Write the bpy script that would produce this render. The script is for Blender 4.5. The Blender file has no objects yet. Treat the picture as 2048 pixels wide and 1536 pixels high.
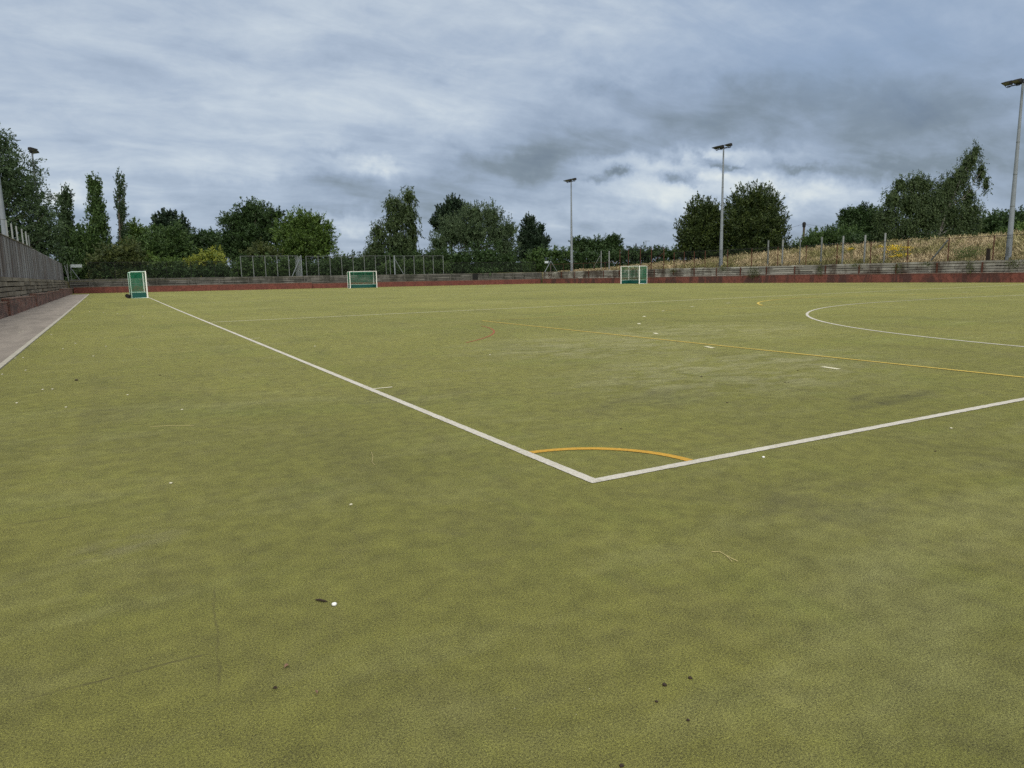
import bpy, math, random
import numpy as np
from mathutils import Vector, Matrix

sc = bpy.context.scene
# ------------------------------------------------------------------ camera
FW = Vector((0.47851973, 0.86479103, -0.15216878))
RT = Vector((0.87333984, -0.48671357, -0.01968331))
UP = Vector((0.09108455, 0.12347620, 0.98815851))
CAM = Vector((-2.85988, -4.00559, 1.45989))
FPX = 1430.666                       # focal length in pixels of the 2048 px wide photograph
cam_data = bpy.data.cameras.new('camera')
cam = bpy.data.objects.new('camera', cam_data)
sc.collection.objects.link(cam)
M = Matrix((RT, UP, -FW)).transposed().to_4x4()
M.translation = CAM
cam.matrix_world = M
cam_data.sensor_width = 36.0
cam_data.lens = FPX / 2048 * 36.0
cam_data.clip_start = 0.05
cam_data.clip_end = 6000
sc.camera = cam
sc.view_settings.view_transform = 'Standard'
sc.view_settings.look = 'None'
sc.view_settings.gamma = 1
sc.view_settings.exposure = 0.0
sc.render.resolution_x, sc.render.resolution_y = 1024, 768
sc.cycles.use_denoising = False; sc.cycles.max_bounces = 5; sc.cycles.diffuse_bounces = 3; sc.cycles.transparent_max_bounces = 10; sc.cycles.transmission_bounces = 3; sc.cycles.glossy_bounces = 2

def ray(x, y):
    return FW * FPX + RT * (x - 1024) + UP * (768 - y)
def ground_px(x, y, z=0.0):
    d = ray(x, y); t = (z - CAM.z) / d.z
    return CAM + d * t
def at_depth(x, y, dep):
    return CAM + ray(x, y) * (dep / FPX)
def at_x(x, y, X):
    d = ray(x, y); return CAM + d * ((X - CAM.x) / d.x)
def at_y(x, y, Y):
    d = ray(x, y); return CAM + d * ((Y - CAM.y) / d.y)

SUN_EL, SUN_AZ = math.radians(48), math.radians(205)      # azimuth clockwise from +Y
sd = Vector((math.sin(SUN_AZ) * math.cos(SUN_EL), math.cos(SUN_AZ) * math.cos(SUN_EL), math.sin(SUN_EL)))
sun_data = bpy.data.lights.new('sun', 'SUN')
sun_data.energy = 1.4
sun_data.angle = math.radians(14)
sun_data.color = (1.0, 0.95, 0.86)
sun = bpy.data.objects.new('sun', sun_data)
sun.rotation_euler = (-sd).to_track_quat('-Z', 'Y').to_euler()
sc.collection.objects.link(sun)

# ------------------------------------------------------------------ node helpers
def s2l(r, g, b):
    f = lambda c: (c / 255 / 12.92) if c / 255 <= 0.04045 else ((c / 255 + 0.055) / 1.055) ** 2.4
    return (f(r), f(g), f(b), 1.0)
class NT:
    def __init__(s, tree):
        s.t = tree; s.n = tree.nodes; s.l = tree.links
    def new(s, typ, **kw):
        nd = s.n.new(typ)
        for k, v in kw.items():
            if k.startswith('_'): setattr(nd, k[1:], v)
        return nd
    def set(s, sock, v):
        if isinstance(v, bpy.types.NodeSocket): s.l.new(v, sock)
        elif v is not None: sock.default_value = v
    def math(s, op, a, b=None, c=None, clamp=False):
        n = s.n.new('ShaderNodeMath'); n.operation = op; n.use_clamp = clamp
        s.set(n.inputs[0], a)
        if b is not None: s.set(n.inputs[1], b)
        if c is not None: s.set(n.inputs[2], c)
        return n.outputs[0]
    def vmath(s, op, a, b=None):
        n = s.n.new('ShaderNodeVectorMath'); n.operation = op
        s.set(n.inputs[0], a)
        if b is not None:
            s.set(n.inputs[3] if op == 'SCALE' else n.inputs[1], b)
        return n.outputs['Value'] if op in ('DOT_PRODUCT', 'LENGTH', 'DISTANCE') else n.outputs[0]
    def noise(s, vec, scale, detail=4, rough=0.5, dist=0.0, color=False):
        n = s.n.new('ShaderNodeTexNoise')
        if vec is not None: s.l.new(vec, n.inputs['Vector'])
        n.inputs['Scale'].default_value = scale; n.inputs['Detail'].default_value = detail
        n.inputs['Roughness'].default_value = rough; n.inputs['Distortion'].default_value = dist
        return n.outputs['Color'] if color else n.outputs['Fac']
    def voronoi(s, vec, scale, out='Distance', rnd=1.0):
        n = s.n.new('ShaderNodeTexVoronoi'); s.l.new(vec, n.inputs['Vector'])
        n.inputs['Scale'].default_value = scale; n.inputs['Randomness'].default_value = rnd
        return n.outputs[out]
    def mapr(s, v, a, b, c=0.0, d=1.0, smooth=False):
        n = s.n.new('ShaderNodeMapRange'); n.clamp = True
        if smooth: n.interpolation_type = 'SMOOTHSTEP'
        s.set(n.inputs[0], v)
        for i, q in enumerate((a, b, c, d)): n.inputs[i + 1].default_value = q
        return n.outputs[0]
    def mix(s, f, a, b, mode='MIX'):
        n = s.n.new('ShaderNodeMix'); n.data_type = 'RGBA'; n.blend_type = mode
        s.set(n.inputs[0], f); s.set(n.inputs[6], a); s.set(n.inputs[7], b)
        return n.outputs[2]
    def ramp(s, f, stops):
        n = s.n.new('ShaderNodeValToRGB'); s.l.new(f, n.inputs[0])
        cr = n.color_ramp
        cr.elements[0].position, cr.elements[0].color = stops[0]
        cr.elements[1].position, cr.elements[1].color = stops[-1]
        for p, c in stops[1:-1]:
            e = cr.elements.new(p); e.color = c
        return n.outputs[0]
    def mapping(s, vec, scale=(1, 1, 1), rot=(0, 0, 0), loc=(0, 0, 0)):
        n = s.n.new('ShaderNodeMapping'); s.l.new(vec, n.inputs[0])
        n.inputs['Location'].default_value = loc; n.inputs['Rotation'].default_value = rot; n.inputs['Scale'].default_value = scale
        return n.outputs[0]
    def coords(s, out='Object'):
        return s.n.new('ShaderNodeTexCoord').outputs[out]
    def bump(s, h, strength=0.3, dist=0.02):
        n = s.n.new('ShaderNodeBump'); s.l.new(h, n.inputs['Height'])
        n.inputs['Strength'].default_value = strength; n.inputs['Distance'].default_value = dist
        return n.outputs[0]

def material(name):
    m = bpy.data.materials.new(name); m.use_nodes = True
    t = NT(m.node_tree)
    bs = m.node_tree.nodes['Principled BSDF']
    bs.inputs['Roughness'].default_value = 0.75
    bs.inputs['Specular IOR Level'].default_value = 0.3
    return m, t, bs, m.node_tree.nodes['Material Output']
def c4(c): return (c[0], c[1], c[2], 1.0)

# ------------------------------------------------------------------ world: overcast sky
w = bpy.data.worlds.new('World'); sc.world = w; w.use_nodes = True
t = NT(w.node_tree); t.n.clear()
out = t.n.new('ShaderNodeOutputWorld')
d = t.vmath('NORMALIZE', t.coords('Generated'))
nw = t.vmath('SCALE', t.vmath('SUBTRACT', t.noise(d, 5.0, 3, 0.55, color=True), (0.5, 0.5, 0.5)), 0.055)
nw2 = t.vmath('SCALE', t.vmath('SUBTRACT', t.noise(d, 22.0, 4, 0.6, color=True), (0.5, 0.5, 0.5)), 0.06)
dw = t.vmath('ADD', t.vmath('ADD', d, nw), nw2)
sep = t.n.new('ShaderNodeSeparateXYZ'); t.l.new(d, sep.inputs[0])
zz = t.math('ADD', t.math('MAXIMUM', sep.outputs[2], 0.0), 0.30)
comb = t.n.new('ShaderNodeCombineXYZ')
t.l.new(t.math('DIVIDE', sep.outputs[0], zz), comb.inputs[0]); t.l.new(t.math('DIVIDE', sep.outputs[1], zz), comb.inputs[1])
pl = comb.outputs[0]
plr = t.mapping(pl, scale=(0.75, 1.5, 1), rot=(0, 0, math.radians(20)))
f1 = t.noise(plr, 1.9, 8, 0.55, 0.45)
f2 = t.noise(plr, 5.0, 7, 0.6, 0.6)
f3 = t.noise(t.mapping(pl, scale=(0.5, 1.6, 1), rot=(0, 0, math.radians(-35)), loc=(3, 7, 0)), 1.5, 5, 0.55, 0.3)
tone = t.math('ADD', 0.51, t.math('MULTIPLY', t.math('SUBTRACT', f1, 0.5), 0.58))
tone = t.math('ADD', tone, t.math('MULTIPLY', t.math('SUBTRACT', f2, 0.5), 0.42))
tone = t.math('ADD', tone, t.math('MULTIPLY', t.math('SUBTRACT', f3, 0.5), 0.35))
f4 = t.noise(t.mapping(d, scale=(1, 1, 2.4)), 9.0, 6, 0.6, 0.3)
tone = t.math('ADD', tone, t.math('MULTIPLY', t.math('SUBTRACT', f4, 0.5), 0.40))
dwp = t.vmath('ADD', d, t.vmath('SCALE', t.vmath('SUBTRACT', t.noise(d, 40.0, 5, 0.65, color=True), (0.5, 0.5, 0.5)), 0.035))
def blob(px, py, rx, ry, amp, src=dw, tilt=0):
    D0 = ray(px, py).normalized(); cs = D0.dot(FW)
    h = (RT - D0 * RT.dot(D0)).normalized(); v = D0.cross(h)
    if tilt:
        a = math.radians(tilt); h, v = h * math.cos(a) + v * math.sin(a), v * math.cos(a) - h * math.sin(a)
    u = t.math('MULTIPLY', t.vmath('DOT_PRODUCT', src, tuple(h)), FPX / (rx * cs))
    q = t.math('MULTIPLY', t.vmath('DOT_PRODUCT', src, tuple(v)), FPX / (ry * cs))
    e = t.math('ADD', t.math('MULTIPLY', u, u), t.math('MULTIPLY', q, q))
    g = t.math('MULTIPLY', t.math('EXPONENT', t.math('MULTIPLY', e, -1.0)), amp)
    # only the hemisphere the blob lies in
    return t.math('MULTIPLY', g, t.mapr(t.vmath('DOT_PRODUCT', d, tuple(D0)), 0.0, 0.2))
BL = [(560, 40, 620, 150, .14), (230, 250, 500, 150, .15), (860, 210, 240, 60, .12), (1270, 60, 240, 80, .10), (1040, 180, 200, 80, .08),
      (1300, 372, 150, 34, .36), (1180, 325, 80, 20, .26), (1330, 325, 120, 18, .24), (1480, 318, 120, 16, .26), (1620, 378, 150, 26, .24), (1480, 368, 130, 18, .18), (1300, 415, 330, 30, .12),
      (140, 385, 60, 20, .34), (680, 445, 90, 20, .30), (760, 328, 80, 14, .22), (500, 330, 260, 26, .08),
      (1500, 235, 520, 75, -.22), (1250, 180, 200, 40, -.10), (1040, 325, 190, 34, -.28), (1850, 190, 300, 130, -.14), (1790, 325, 200, 22, -.22), (900, 400, 220, 20, -.12), (760, 375, 260, 26, -.14),
      (420, 450, 420, 45, -.08), (1300, 480, 320, 30, -.12), (1900, 420, 260, 70, -.05), (260, 150, 260, 40, -.05), (820, 110, 200, 40, -.08)]
PUFF = [(1238, 344, 26, 9, -.42), (1195, 356, 30, 8, -.30), (1345, 352, 26, 12, -.46), (1385, 362, 34, 9, -.30), (1452, 335, 34, 6, -.44), (1420, 322, 40, 8, -.26), (1600, 335, 60, 8, -.24), (660, 300, 60, 10, -.12), (1530, 395, 80, 8, -.16)]
for b in BL:
    tone = t.math('ADD', tone, blob(*b))
for b in PUFF:
    tone = t.math('ADD', tone, blob(*b, src=dwp))
col = t.ramp(t.math('ADD', tone, 0.0, clamp=True), [
    (0.0, s2l(106, 120, 136)), (0.22, s2l(127, 141, 154)), (0.42, s2l(153, 169, 190)),
    (0.58, s2l(174, 189, 208)), (0.75, s2l(198, 210, 222)), (0.9, s2l(220, 228, 231)), (1.0, s2l(234, 238, 234))])
blue = blob(1700, 60, 520, 130, 0.7, src=dw)
col = t.mix(t.math('MULTIPLY', blue, t.mapr(tone, 0.9, 0.4)), col, s2l(147, 170, 200))
lift = t.mapr(sep.outputs[2], 0.48, 0.95, 1.0, 2.3, smooth=True)       # overcast sky is brightest overhead
back = t.mapr(t.vmath('DOT_PRODUCT', d, tuple(sd)), 0.1, 1.0, 0.0, 1.7, smooth=True)
col = t.mix(t.mapr(t.math('ADD', lift, back), 1.0, 2.2), col, (0.62, 0.615, 0.585, 1))
bg = t.n.new('ShaderNodeBackground'); t.l.new(col, bg.inputs[0]); t.l.new(t.math('ADD', lift, back), bg.inputs[1])
sky = t.n.new('ShaderNodeTexSky'); sky.sky_type = 'NISHITA'; sky.sun_disc = False
sky.sun_elevation = SUN_EL; sky.sun_rotation = SUN_AZ
bg2 = t.n.new('ShaderNodeBackground'); t.l.new(sky.outputs[0], bg2.inputs[0]); bg2.inputs[1].default_value = 0.1
mx = t.n.new('ShaderNodeMixShader'); mx.inputs[0].default_value = 0.93
t.l.new(bg2.outputs[0], mx.inputs[1]); t.l.new(bg.outputs[0], mx.inputs[2]); t.l.new(mx.outputs[0], out.inputs[0])

# ------------------------------------------------------------------ object helpers
def tag(o, label=None, cat=None, group=None, kind=None):
    if label: o['label'] = label
    if cat: o['category'] = cat
    if group: o['group'] = group
    if kind: o['kind'] = kind
    return o
def empty(name, loc, label=None, cat=None, group=None, rz=0.0):
    o = bpy.data.objects.new(name, None); sc.collection.objects.link(o)
    o.empty_display_size = 0.3
    o.location = loc; o.rotation_euler = (0, 0, rz)
    return tag(o, label, cat, group)
def link_mesh(name, me, mat, parent=None, world=False):
    o = bpy.data.objects.new(name, me); sc.collection.objects.link(o)
    for m in (mat if isinstance(mat, (list, tuple)) else [mat]): me.materials.append(m)
    if parent is not None:
        o.parent = parent
        if world:
            o.matrix_parent_inverse = (Matrix.Translation(parent.location) @ parent.rotation_euler.to_matrix().to_4x4()).inverted()
    return o
def np_mesh(name, V, F, tint=None, smooth=False):
    """V (n,3) floats, F (m,k) ints"""
    me = bpy.data.meshes.new(name)
    V = np.asarray(V, np.float32); F = np.asarray(F, np.int32); k = F.shape[1]
    me.vertices.add(len(V)); me.vertices.foreach_set('co', V.ravel())
    me.loops.add(F.size); me.loops.foreach_set('vertex_index', F.ravel())
    me.polygons.add(len(F)); me.polygons.foreach_set('loop_start', np.arange(0, F.size, k, dtype=np.int32))
    me.update(calc_edges=True)
    if tint is not None:
        a = me.attributes.new('tint', 'FLOAT', 'FACE'); a.data.foreach_set('value', np.asarray(tint, np.float32))
    if smooth: me.polygons.foreach_set('use_smooth', np.ones(len(F), bool))
    return me
class MB:
    def __init__(s): s.v = []; s.f = []; s.t = []; s.s = []
    def add(s, vs, fs, tint=0.5, smooth=False):
        b = len(s.v); s.v += [tuple(v) for v in vs]
        for f in fs: s.f.append([b + i for i in f]); s.t.append(tint); s.s.append(smooth)
    def box(s, x0, x1, y0, y1, z0, z1, tint=0.5, jit=0.0, rnd=None):
        vs = [(x, y, z) for z in (z0, z1) for y in (y0, y1) for x in (x0, x1)]
        if jit: vs = [(a + rnd.uniform(-jit, jit), b + rnd.uniform(-jit, jit), c + rnd.uniform(-jit, jit)) for a, b, c in vs]
        s.add(vs, [(0, 2, 3, 1), (4, 5, 7, 6), (0, 1, 5, 4), (2, 6, 7, 3), (0, 4, 6, 2), (1, 3, 7, 5)], tint)
    def tube(s, pts, rad, n=8, tint=0.5, caps=True):
        pts = [Vector(p) for p in pts]
        if not isinstance(rad, (list, tuple)): rad = [rad] * len(pts)
        rings = []; prev = None
        for i, p in enumerate(pts):
            dr = (pts[min(i + 1, len(pts) - 1)] - pts[max(i - 1, 0)]).normalized()
            a = Vector((0, 0, 1)) if abs(dr.z) < 0.9 else Vector((1, 0, 0))
            if prev is not None: a = prev
            u = (a - dr * a.dot(dr)).normalized(); prev = u; q = dr.cross(u)
            rings.append([p + (u * math.cos(2 * math.pi * k / n) + q * math.sin(2 * math.pi * k / n)) * rad[i] for k in range(n)])
        vs = [v for r in rings for v in r]; fs = []
        for i in range(len(pts) - 1):
            for k in range(n):
                a, b = i * n + k, i * n + (k + 1) % n
                fs.append((a, b, b + n, a + n))
        s.add(vs, fs, tint, True)
        if caps:
            s.add(rings[0], [tuple(range(n))[::-1]], tint); s.add(rings[-1], [tuple(range(n))], tint)
    def build(s, name, mat, parent=None, world=False):
        me = bpy.data.meshes.new(name); me.from_pydata(s.v, [], s.f)
        a = me.attributes.new('tint', 'FLOAT', 'FACE'); a.data.foreach_set('value', s.t)
        me.polygons.foreach_set('use_smooth', s.s); me.update()
        return link_mesh(name, me, mat, parent, world)

# ------------------------------------------------------------------ terrain heights
def sm(a, b, v):
    q = min(max((v - a) / (b - a), 0.0), 1.0); return q * q * (3 - 2 * q)
def gz(x, y):                                    # the pitch dips slightly to its far right corner
    tt = min(max((y - 35) / 63, 0.0), 1.0)
    return tt * (0.10 - 0.32 * min(max(x, -10), 60) / 60)
RIDGE = [(-60, 3.6), (10, 3.7), (26, 3.55), (38, 3.4), (48, 3.15), (56, 2.9), (64, 2.55), (74, 2.2), (88, 1.9), (100, 1.7), (150, 1.6)]
def ridge(y):
    for (a, h), (b, k) in zip(RIDGE, RIDGE[1:]):
        if y <= b: return h + (k - h) * min(max((y - a) / (b - a), 0), 1)
    return 1.6
def bank(x, y):                                  # land outside the retaining walls
    h = 1.66
    if x > 61: h += (ridge(y) - 1.66) * sm(61.3, 70.0, x) + 0.08 * math.sin(x * 1.3 + y * .7) * sm(62, 66, x)
    r = math.hypot(x - 27, y - 45)
    h *= 1 - 0.8 * sm(160, 420, r)
    if y < -12: h *= 1 - sm(-12, -30, y) * 0.9
    return h

# ------------------------------------------------------------------ materials
def turf_material():
    m, t, bs, o = material('artificial_turf')
    p = t.coords()
    big = t.noise(p, 0.11, 5, 0.6, 0.6)
    mid = t.noise(t.mapping(p, scale=(1.0, 0.55, 1), rot=(0, 0, .35)), 0.55, 6, 0.62, 0.8)
    st = t.noise(t.mapping(p, scale=(0.35, 1.0, 1), rot=(0, 0, -.2), loc=(4, 2, 0)), 0.42, 7, 0.66, 1.0)
    c = t.mix(t.mapr(big, 0.32, 0.68), c4((0.130, 0.132, 0.026)), c4((0.178, 0.174, 0.039)))
    c = t.mix(t.mapr(mid, 0.50, 0.72, 0, .6), c, c4((0.083, 0.085, 0.019)))          # darker wear
    gr = t.noise(t.mapping(p, loc=(11, 3, 0)), 0.32, 5, 0.6, 0.5)
    c = t.mix(t.mapr(gr, 0.55, 0.75, 0, .35), c, c4((0.118, 0.158, 0.021)))           # greener patches
    c = t.mix(t.mapr(st, 0.56, 0.78, 0, .42), c, c4((0.295, 0.298, 0.132)))             # sand infill
    st2 = t.noise(t.mapping(p, scale=(0.5, 1.4, 1), rot=(0, 0, .5), loc=(9, 1, 0)), 1.1, 6, 0.7, 0.6)
    c = t.mix(t.mapr(st2, 0.52, 0.8, 0, .45), c, c4((0.233, 0.230, 0.097)))
    br = t.noise(t.mapping(p, scale=(1.6, .09, 1)), 1.2, 4, .6, .3)
    c = t.mix(t.mapr(br, .5, .68, 0, .22), c, c4((.090, .085, .028)))
    mo = t.noise(t.mapping(p, scale=(1.0, .7, 1), rot=(0, 0, .3), loc=(2, 8, 0)), 1.9, 7, 0.68, 0.9)
    c = t.mix(t.mapr(mo, .50, .70, 0, .34), c, c4((0.112, 0.102, 0.043)))
    mo2 = t.noise(t.mapping(p, scale=(1.0, .6, 1), rot=(0, 0, -.4), loc=(5, 1, 0)), 1.3, 6, 0.66, 0.7)
    c = t.mix(t.mapr(mo2, .54, .72, 0, .22), c, c4((0.136, 0.171, 0.027)))
    def patch(px, py, rx, ry, deg, colr, amt, ns, lo=.42, hi=.66):
        g = ground_px(px, py)
        q = t.mapping(t.vmath('SUBTRACT', p, (g.x, g.y, 0.0)), rot=(0, 0, -math.radians(deg)))
        q = t.vmath('MULTIPLY', q, (1 / rx, 1 / ry, 0.0))
        e = t.mapr(t.vmath('LENGTH', q), 1.0, 0.25, 0, 1, smooth=True)
        nn = t.mapr(t.noise(t.mapping(p, scale=(.7, 1.3, 1), rot=(0, 0, .5)), ns, 7, .68, .8), lo, hi)
        return t.mix(t.math('MULTIPLY', t.math('MULTIPLY', e, nn), amt), c, c4(colr))
    c = patch(1480, 738, 4.5, 2.6, 10, (.270, .260, .150), .62, 1.9)      # sand worn into the pile
    c = patch(1180, 695, 3.5, 3.0, 0, (.260, .250, .140), .60, 1.8)
    c = patch(1400, 662, 5.5, 3.5, 0, (.265, .255, .130), .60, 1.6)
    c = patch(1790, 799, 1.3, .22, 6, (.045, .044, .018), .75, 3.0, .35, .6)     # damp dark smear
    c = patch(1720, 795, .5, .12, 20, (.045, .044, .018), .7, 4.0, .35, .6)
    c = patch(1300, 800, 1.6, .8, 10, (.070, .066, .024), .7, 2.0)
    c = patch(1650, 1000, 1.2, .6, 10, (.075, .070, .035), .6, 2.4)
    c = patch(850, 790, 1.4, 1.2, 0, (.075, .070, .030), .6, 2.0)
    c = patch(250, 1090, .5, .25, 20, (.20, .185, .10), .5, 5.0)
    # rolls of carpet: faint seams every 3.7 m across
    sx = t.n.new('ShaderNodeSeparateXYZ'); t.l.new(p, sx.inputs[0])
    seam = t.math('ABSOLUTE', t.math('SUBTRACT', t.math('FRACT', t.math('DIVIDE', t.math('ADD', sx.outputs[1], 1.2), 3.7)), 0.5))
    seam = t.math('MULTIPLY', t.mapr(seam, 0.0, 0.003, 1, 0), t.mapr(t.noise(p, 1.7, 3), 0.5, 0.6))
    c = t.mix(t.math('MULTIPLY', seam, .35), c, c4((0.057, 0.062, 0.020)))
    g1 = t.noise(p, 270, 3, 0.75); g2 = t.noise(p, 120, 3, 0.6); g3 = t.noise(p, 7, 4, 0.6)
    grain = t.math('ADD', t.math('MULTIPLY', g1, 1.15), t.math('ADD', t.math('MULTIPLY', g2, .6), t.math('MULTIPLY', g3, .25)))
    gf = t.math('MULTIPLY', t.mapr(grain, 0.82, 1.18, 0.15, 1.75), t.mapr(t.noise(t.mapping(p, scale=(1, 1.8, 1)), 95, 3, .6), .30, .46, .55, 1.0))
    gc = t.n.new('ShaderNodeCombineColor')
    for i in range(3): t.l.new(gf, gc.inputs[i])
    c = t.mix(1.0, c, gc.outputs[0], 'MULTIPLY')
    def crease(x0, y0, x1, y1, wd, amt):
        a, b = ground_px(x0, y0), ground_px(x1, y1); dv = b - a; L = dv.length; ang = math.atan2(dv.y, dv.x)
        k = t.mapping(t.vmath('SUBTRACT', t.vmath('ADD', p, t.vmath('SCALE', t.noise(p, 6, 3, .6, color=True), .05)), (a.x + .025, a.y + .025, 0)), rot=(0, 0, -ang))
        sp_ = t.n.new('ShaderNodeSeparateXYZ'); t.l.new(k, sp_.inputs[0])
        across = t.mapr(t.math('ABSOLUTE', sp_.outputs[1]), wd * .3, wd, 1, 0)
        al = t.math('MULTIPLY', t.mapr(sp_.outputs[0], 0, .1), t.mapr(sp_.outputs[0], L - .1, L, 1, 0))
        brk = t.mapr(t.noise(p, 14, 4, .7), .35, .55)
        return t.mix(t.math('MULTIPLY', t.math('MULTIPLY', across, al), t.math('MULTIPLY', brk, amt)), c, c4((0.066, 0.060, 0.021)))
    c = crease(20, 1405, 455, 1298, .012, .75)
    c = crease(0, 1052, 160, 1032, .018, .7)
    c = crease(428, 1170, 440, 1400, .008, .6)
    c = crease(1340, 911, 1500, 884, .010, .8)
    c = crease(1115, 945, 1200, 930, .010, .6)
    c = crease(1690, 820, 1790, 832, .015, .6)
    # stray grains of pale grit
    vo = t.voronoi(p, 26.0); keep = t.noise(p, 3.1, 3)
    sp = t.math('MULTIPLY', t.mapr(vo, 0.03, 0.07, 1, 0), t.mapr(keep, 0.60, 0.66))
    c = t.mix(t.math('MULTIPLY', sp, .7), c, c4((0.593, 0.571, 0.422)))
    t.l.new(c, bs.inputs['Base Color'])
    bs.inputs['Roughness'].default_value = 0.85; bs.inputs['Specular IOR Level'].default_value = 0.08
    bs.inputs['Sheen Weight'].default_value = 0.11; bs.inputs['Sheen Roughness'].default_value = 0.55
    bs.inputs['Sheen Tint'].default_value = (.9, .88, .55, 1)
    t.l.new(t.bump(grain, 0.8, 0.014), bs.inputs['Normal'])
    return m
def paint_material(name, col, wear=0.35):
    m, t, bs, o = material(name)
    p = t.coords()
    g1 = t.noise(p, 150, 3, 0.7); g2 = t.noise(p, 30, 5, 0.65); g3 = t.noise(p, 1.5, 4, 0.6)
    k = t.mapr(t.math('ADD', t.math('MULTIPLY', g2, .7), t.math('ADD', t.math('MULTIPLY', g1, .9), t.math('MULTIPLY', g3, .4))), 0.88, 1.20)
    c = t.mix(t.math('MULTIPLY', k, wear), c4(col), c4((col[0] * .55, col[1] * .52, col[2] * .42)))
    t.l.new(c, bs.inputs['Base Color']); bs.inputs['Roughness'].default_value = 0.85
    t.l.new(t.bump(g1, 0.5, 0.01), bs.inputs['Normal'])
    return m
def foliage_material(name, a, b, dead=None, trans=0.22):
    m, t, bs, o = material(name)
    at = t.n.new('ShaderNodeAttribute'); at.attribute_name = 'tint'
    c = t.mix(at.outputs['Fac'], c4(a), c4(b))
    c = t.mix(t.mapr(t.noise(t.coords(), 0.35, 3), 0.35, 0.7, 0, .5), c, c4([(x + y) * .5 * .8 for x, y in zip(a, b)]))
    if dead: c = t.mix(t.mapr(t.noise(t.coords(), 0.9, 3), 0.58, 0.72), c, c4(dead))
    t.l.new(c, bs.inputs['Base Color']); bs.inputs['Roughness'].default_value = 0.6
    tr = t.n.new('ShaderNodeBsdfTranslucent'); t.l.new(c, tr.inputs[0])
    ms = t.n.new('ShaderNodeMixShader'); ms.inputs[0].default_value = trans
    t.l.new(bs.outputs[0], ms.inputs[1]); t.l.new(tr.outputs[0], ms.inputs[2]); t.l.new(ms.outputs[0], o.inputs[0])
    return m
def bark_material(name, col, col2):
    m, t, bs, o = material(name); p = t.coords()
    n = t.noise(t.mapping(p, scale=(3, 3, .8)), 2.5, 5, .65)
    t.l.new(t.mix(t.mapr(n, .4, .62), c4(col), c4(col2)), bs.inputs['Base Color'])
    t.l.new(t.bump(n, .5, .03), bs.inputs['Normal']); return m
def brick_material(name, axis, c1, c2, mortar, stain, plaster=0.0, stain_amt=.8):
    m, t, bs, o = material(name); p = t.coords()
    s = t.n.new('ShaderNodeSeparateXYZ'); t.l.new(p, s.inputs[0])
    cb = t.n.new('ShaderNodeCombineXYZ'); t.l.new(s.outputs[axis], cb.inputs[0]); t.l.new(s.outputs[2], cb.inputs[1])
    bk = t.n.new('ShaderNodeTexBrick'); t.l.new(cb.outputs[0], bk.inputs['Vector'])
    bk.inputs['Color1'].default_value = c4(c1); bk.inputs['Color2'].default_value = c4(c2); bk.inputs['Mortar'].default_value = c4(mortar)
    bk.inputs['Scale'].default_value = 1.0; bk.inputs['Brick Width'].default_value = .225; bk.inputs['Row Height'].default_value = .075
    bk.inputs['Mortar Size'].default_value = .013; bk.inputs['Mortar Smooth'].default_value = .3; bk.inputs['Bias'].default_value = -.1
    c = bk.outputs['Color']
    if plaster: c = t.mix(plaster, c, c4(c1))
    n1 = t.noise(p, 2.2, 6, .65)
    c = t.mix(t.mapr(n1, .42, .62, 0, .5), c, c4([k * .55 for k in c1]))
    sv = t.mapping(p, scale=(1, 1, .35) if plaster else (1, .8, 2.2))
    n2 = t.noise(sv, 0.75, 6, .7, .6)
    c = t.mix(t.mapr(n2, .47, .57, 0, stain_amt), c, c4(stain))
    n3 = t.noise(p, 14, 4, .6)
    c = t.mix(t.mapr(n3, .55, .75, 0, .35), c, c4([min(1, k * 1.7 + .03) for k in c1]))
    n4 = t.noise(p, 5.0, 5, .65)
    c = t.mix(t.mapr(n4, .50, .60, 0, .55), c, c4([k * .32 for k in c1]))
    t.l.new(c, bs.inputs['Base Color']); bs.inputs['Roughness'].default_value = .9
    h = t.math('ADD', t.math('MULTIPLY', bk.outputs['Fac'], -1.0 + plaster), t.math('MULTIPLY', n3, .4))
    t.l.new(t.bump(h, .6, .012), bs.inputs['Normal']); return m
def timber_material(name, axis, light, dark, stain, amt=.8, s2=.6):
    m, t, bs, o = material(name); p = t.coords()
    at = t.n.new('ShaderNodeAttribute'); at.attribute_name = 'tint'
    sc3 = {0: (.5, 6, 14), 1: (6, .5, 14), 2: (10, 10, .5)}[axis]
    n = t.noise(t.mapping(p, scale=sc3), 1.6, 6, .7, .3)
    f = t.math('ADD', t.math('MULTIPLY', at.outputs['Fac'], .65), t.math('MULTIPLY', t.mapr(n, .3, .7), .5))
    c = t.mix(f, c4(dark), c4(light))
    n2 = t.noise(t.mapping(p, scale=(1, 1, .4)), s2, 6, .7, .5)
    c = t.mix(t.mapr(n2, .47, .60, 0, amt), c, c4(stain))
    t.l.new(c, bs.inputs['Base Color']); bs.inputs['Roughness'].default_value = .92
    t.l.new(t.bump(n, .5, .02), bs.inputs['Normal']); return m
def plain_material(name, col, rough=.5, metal=0.0, var=.25, scale=6.0):
    m, t, bs, o = material(name); n = t.noise(t.coords(), scale, 5, .6)
    t.l.new(t.mix(t.mapr(n, .35, .7, 0, var), c4(col), c4([k * .5 for k in col])), bs.inputs['Base Color'])
    bs.inputs['Roughness'].default_value = rough; bs.inputs['Metallic'].default_value = metal
    return m
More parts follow.
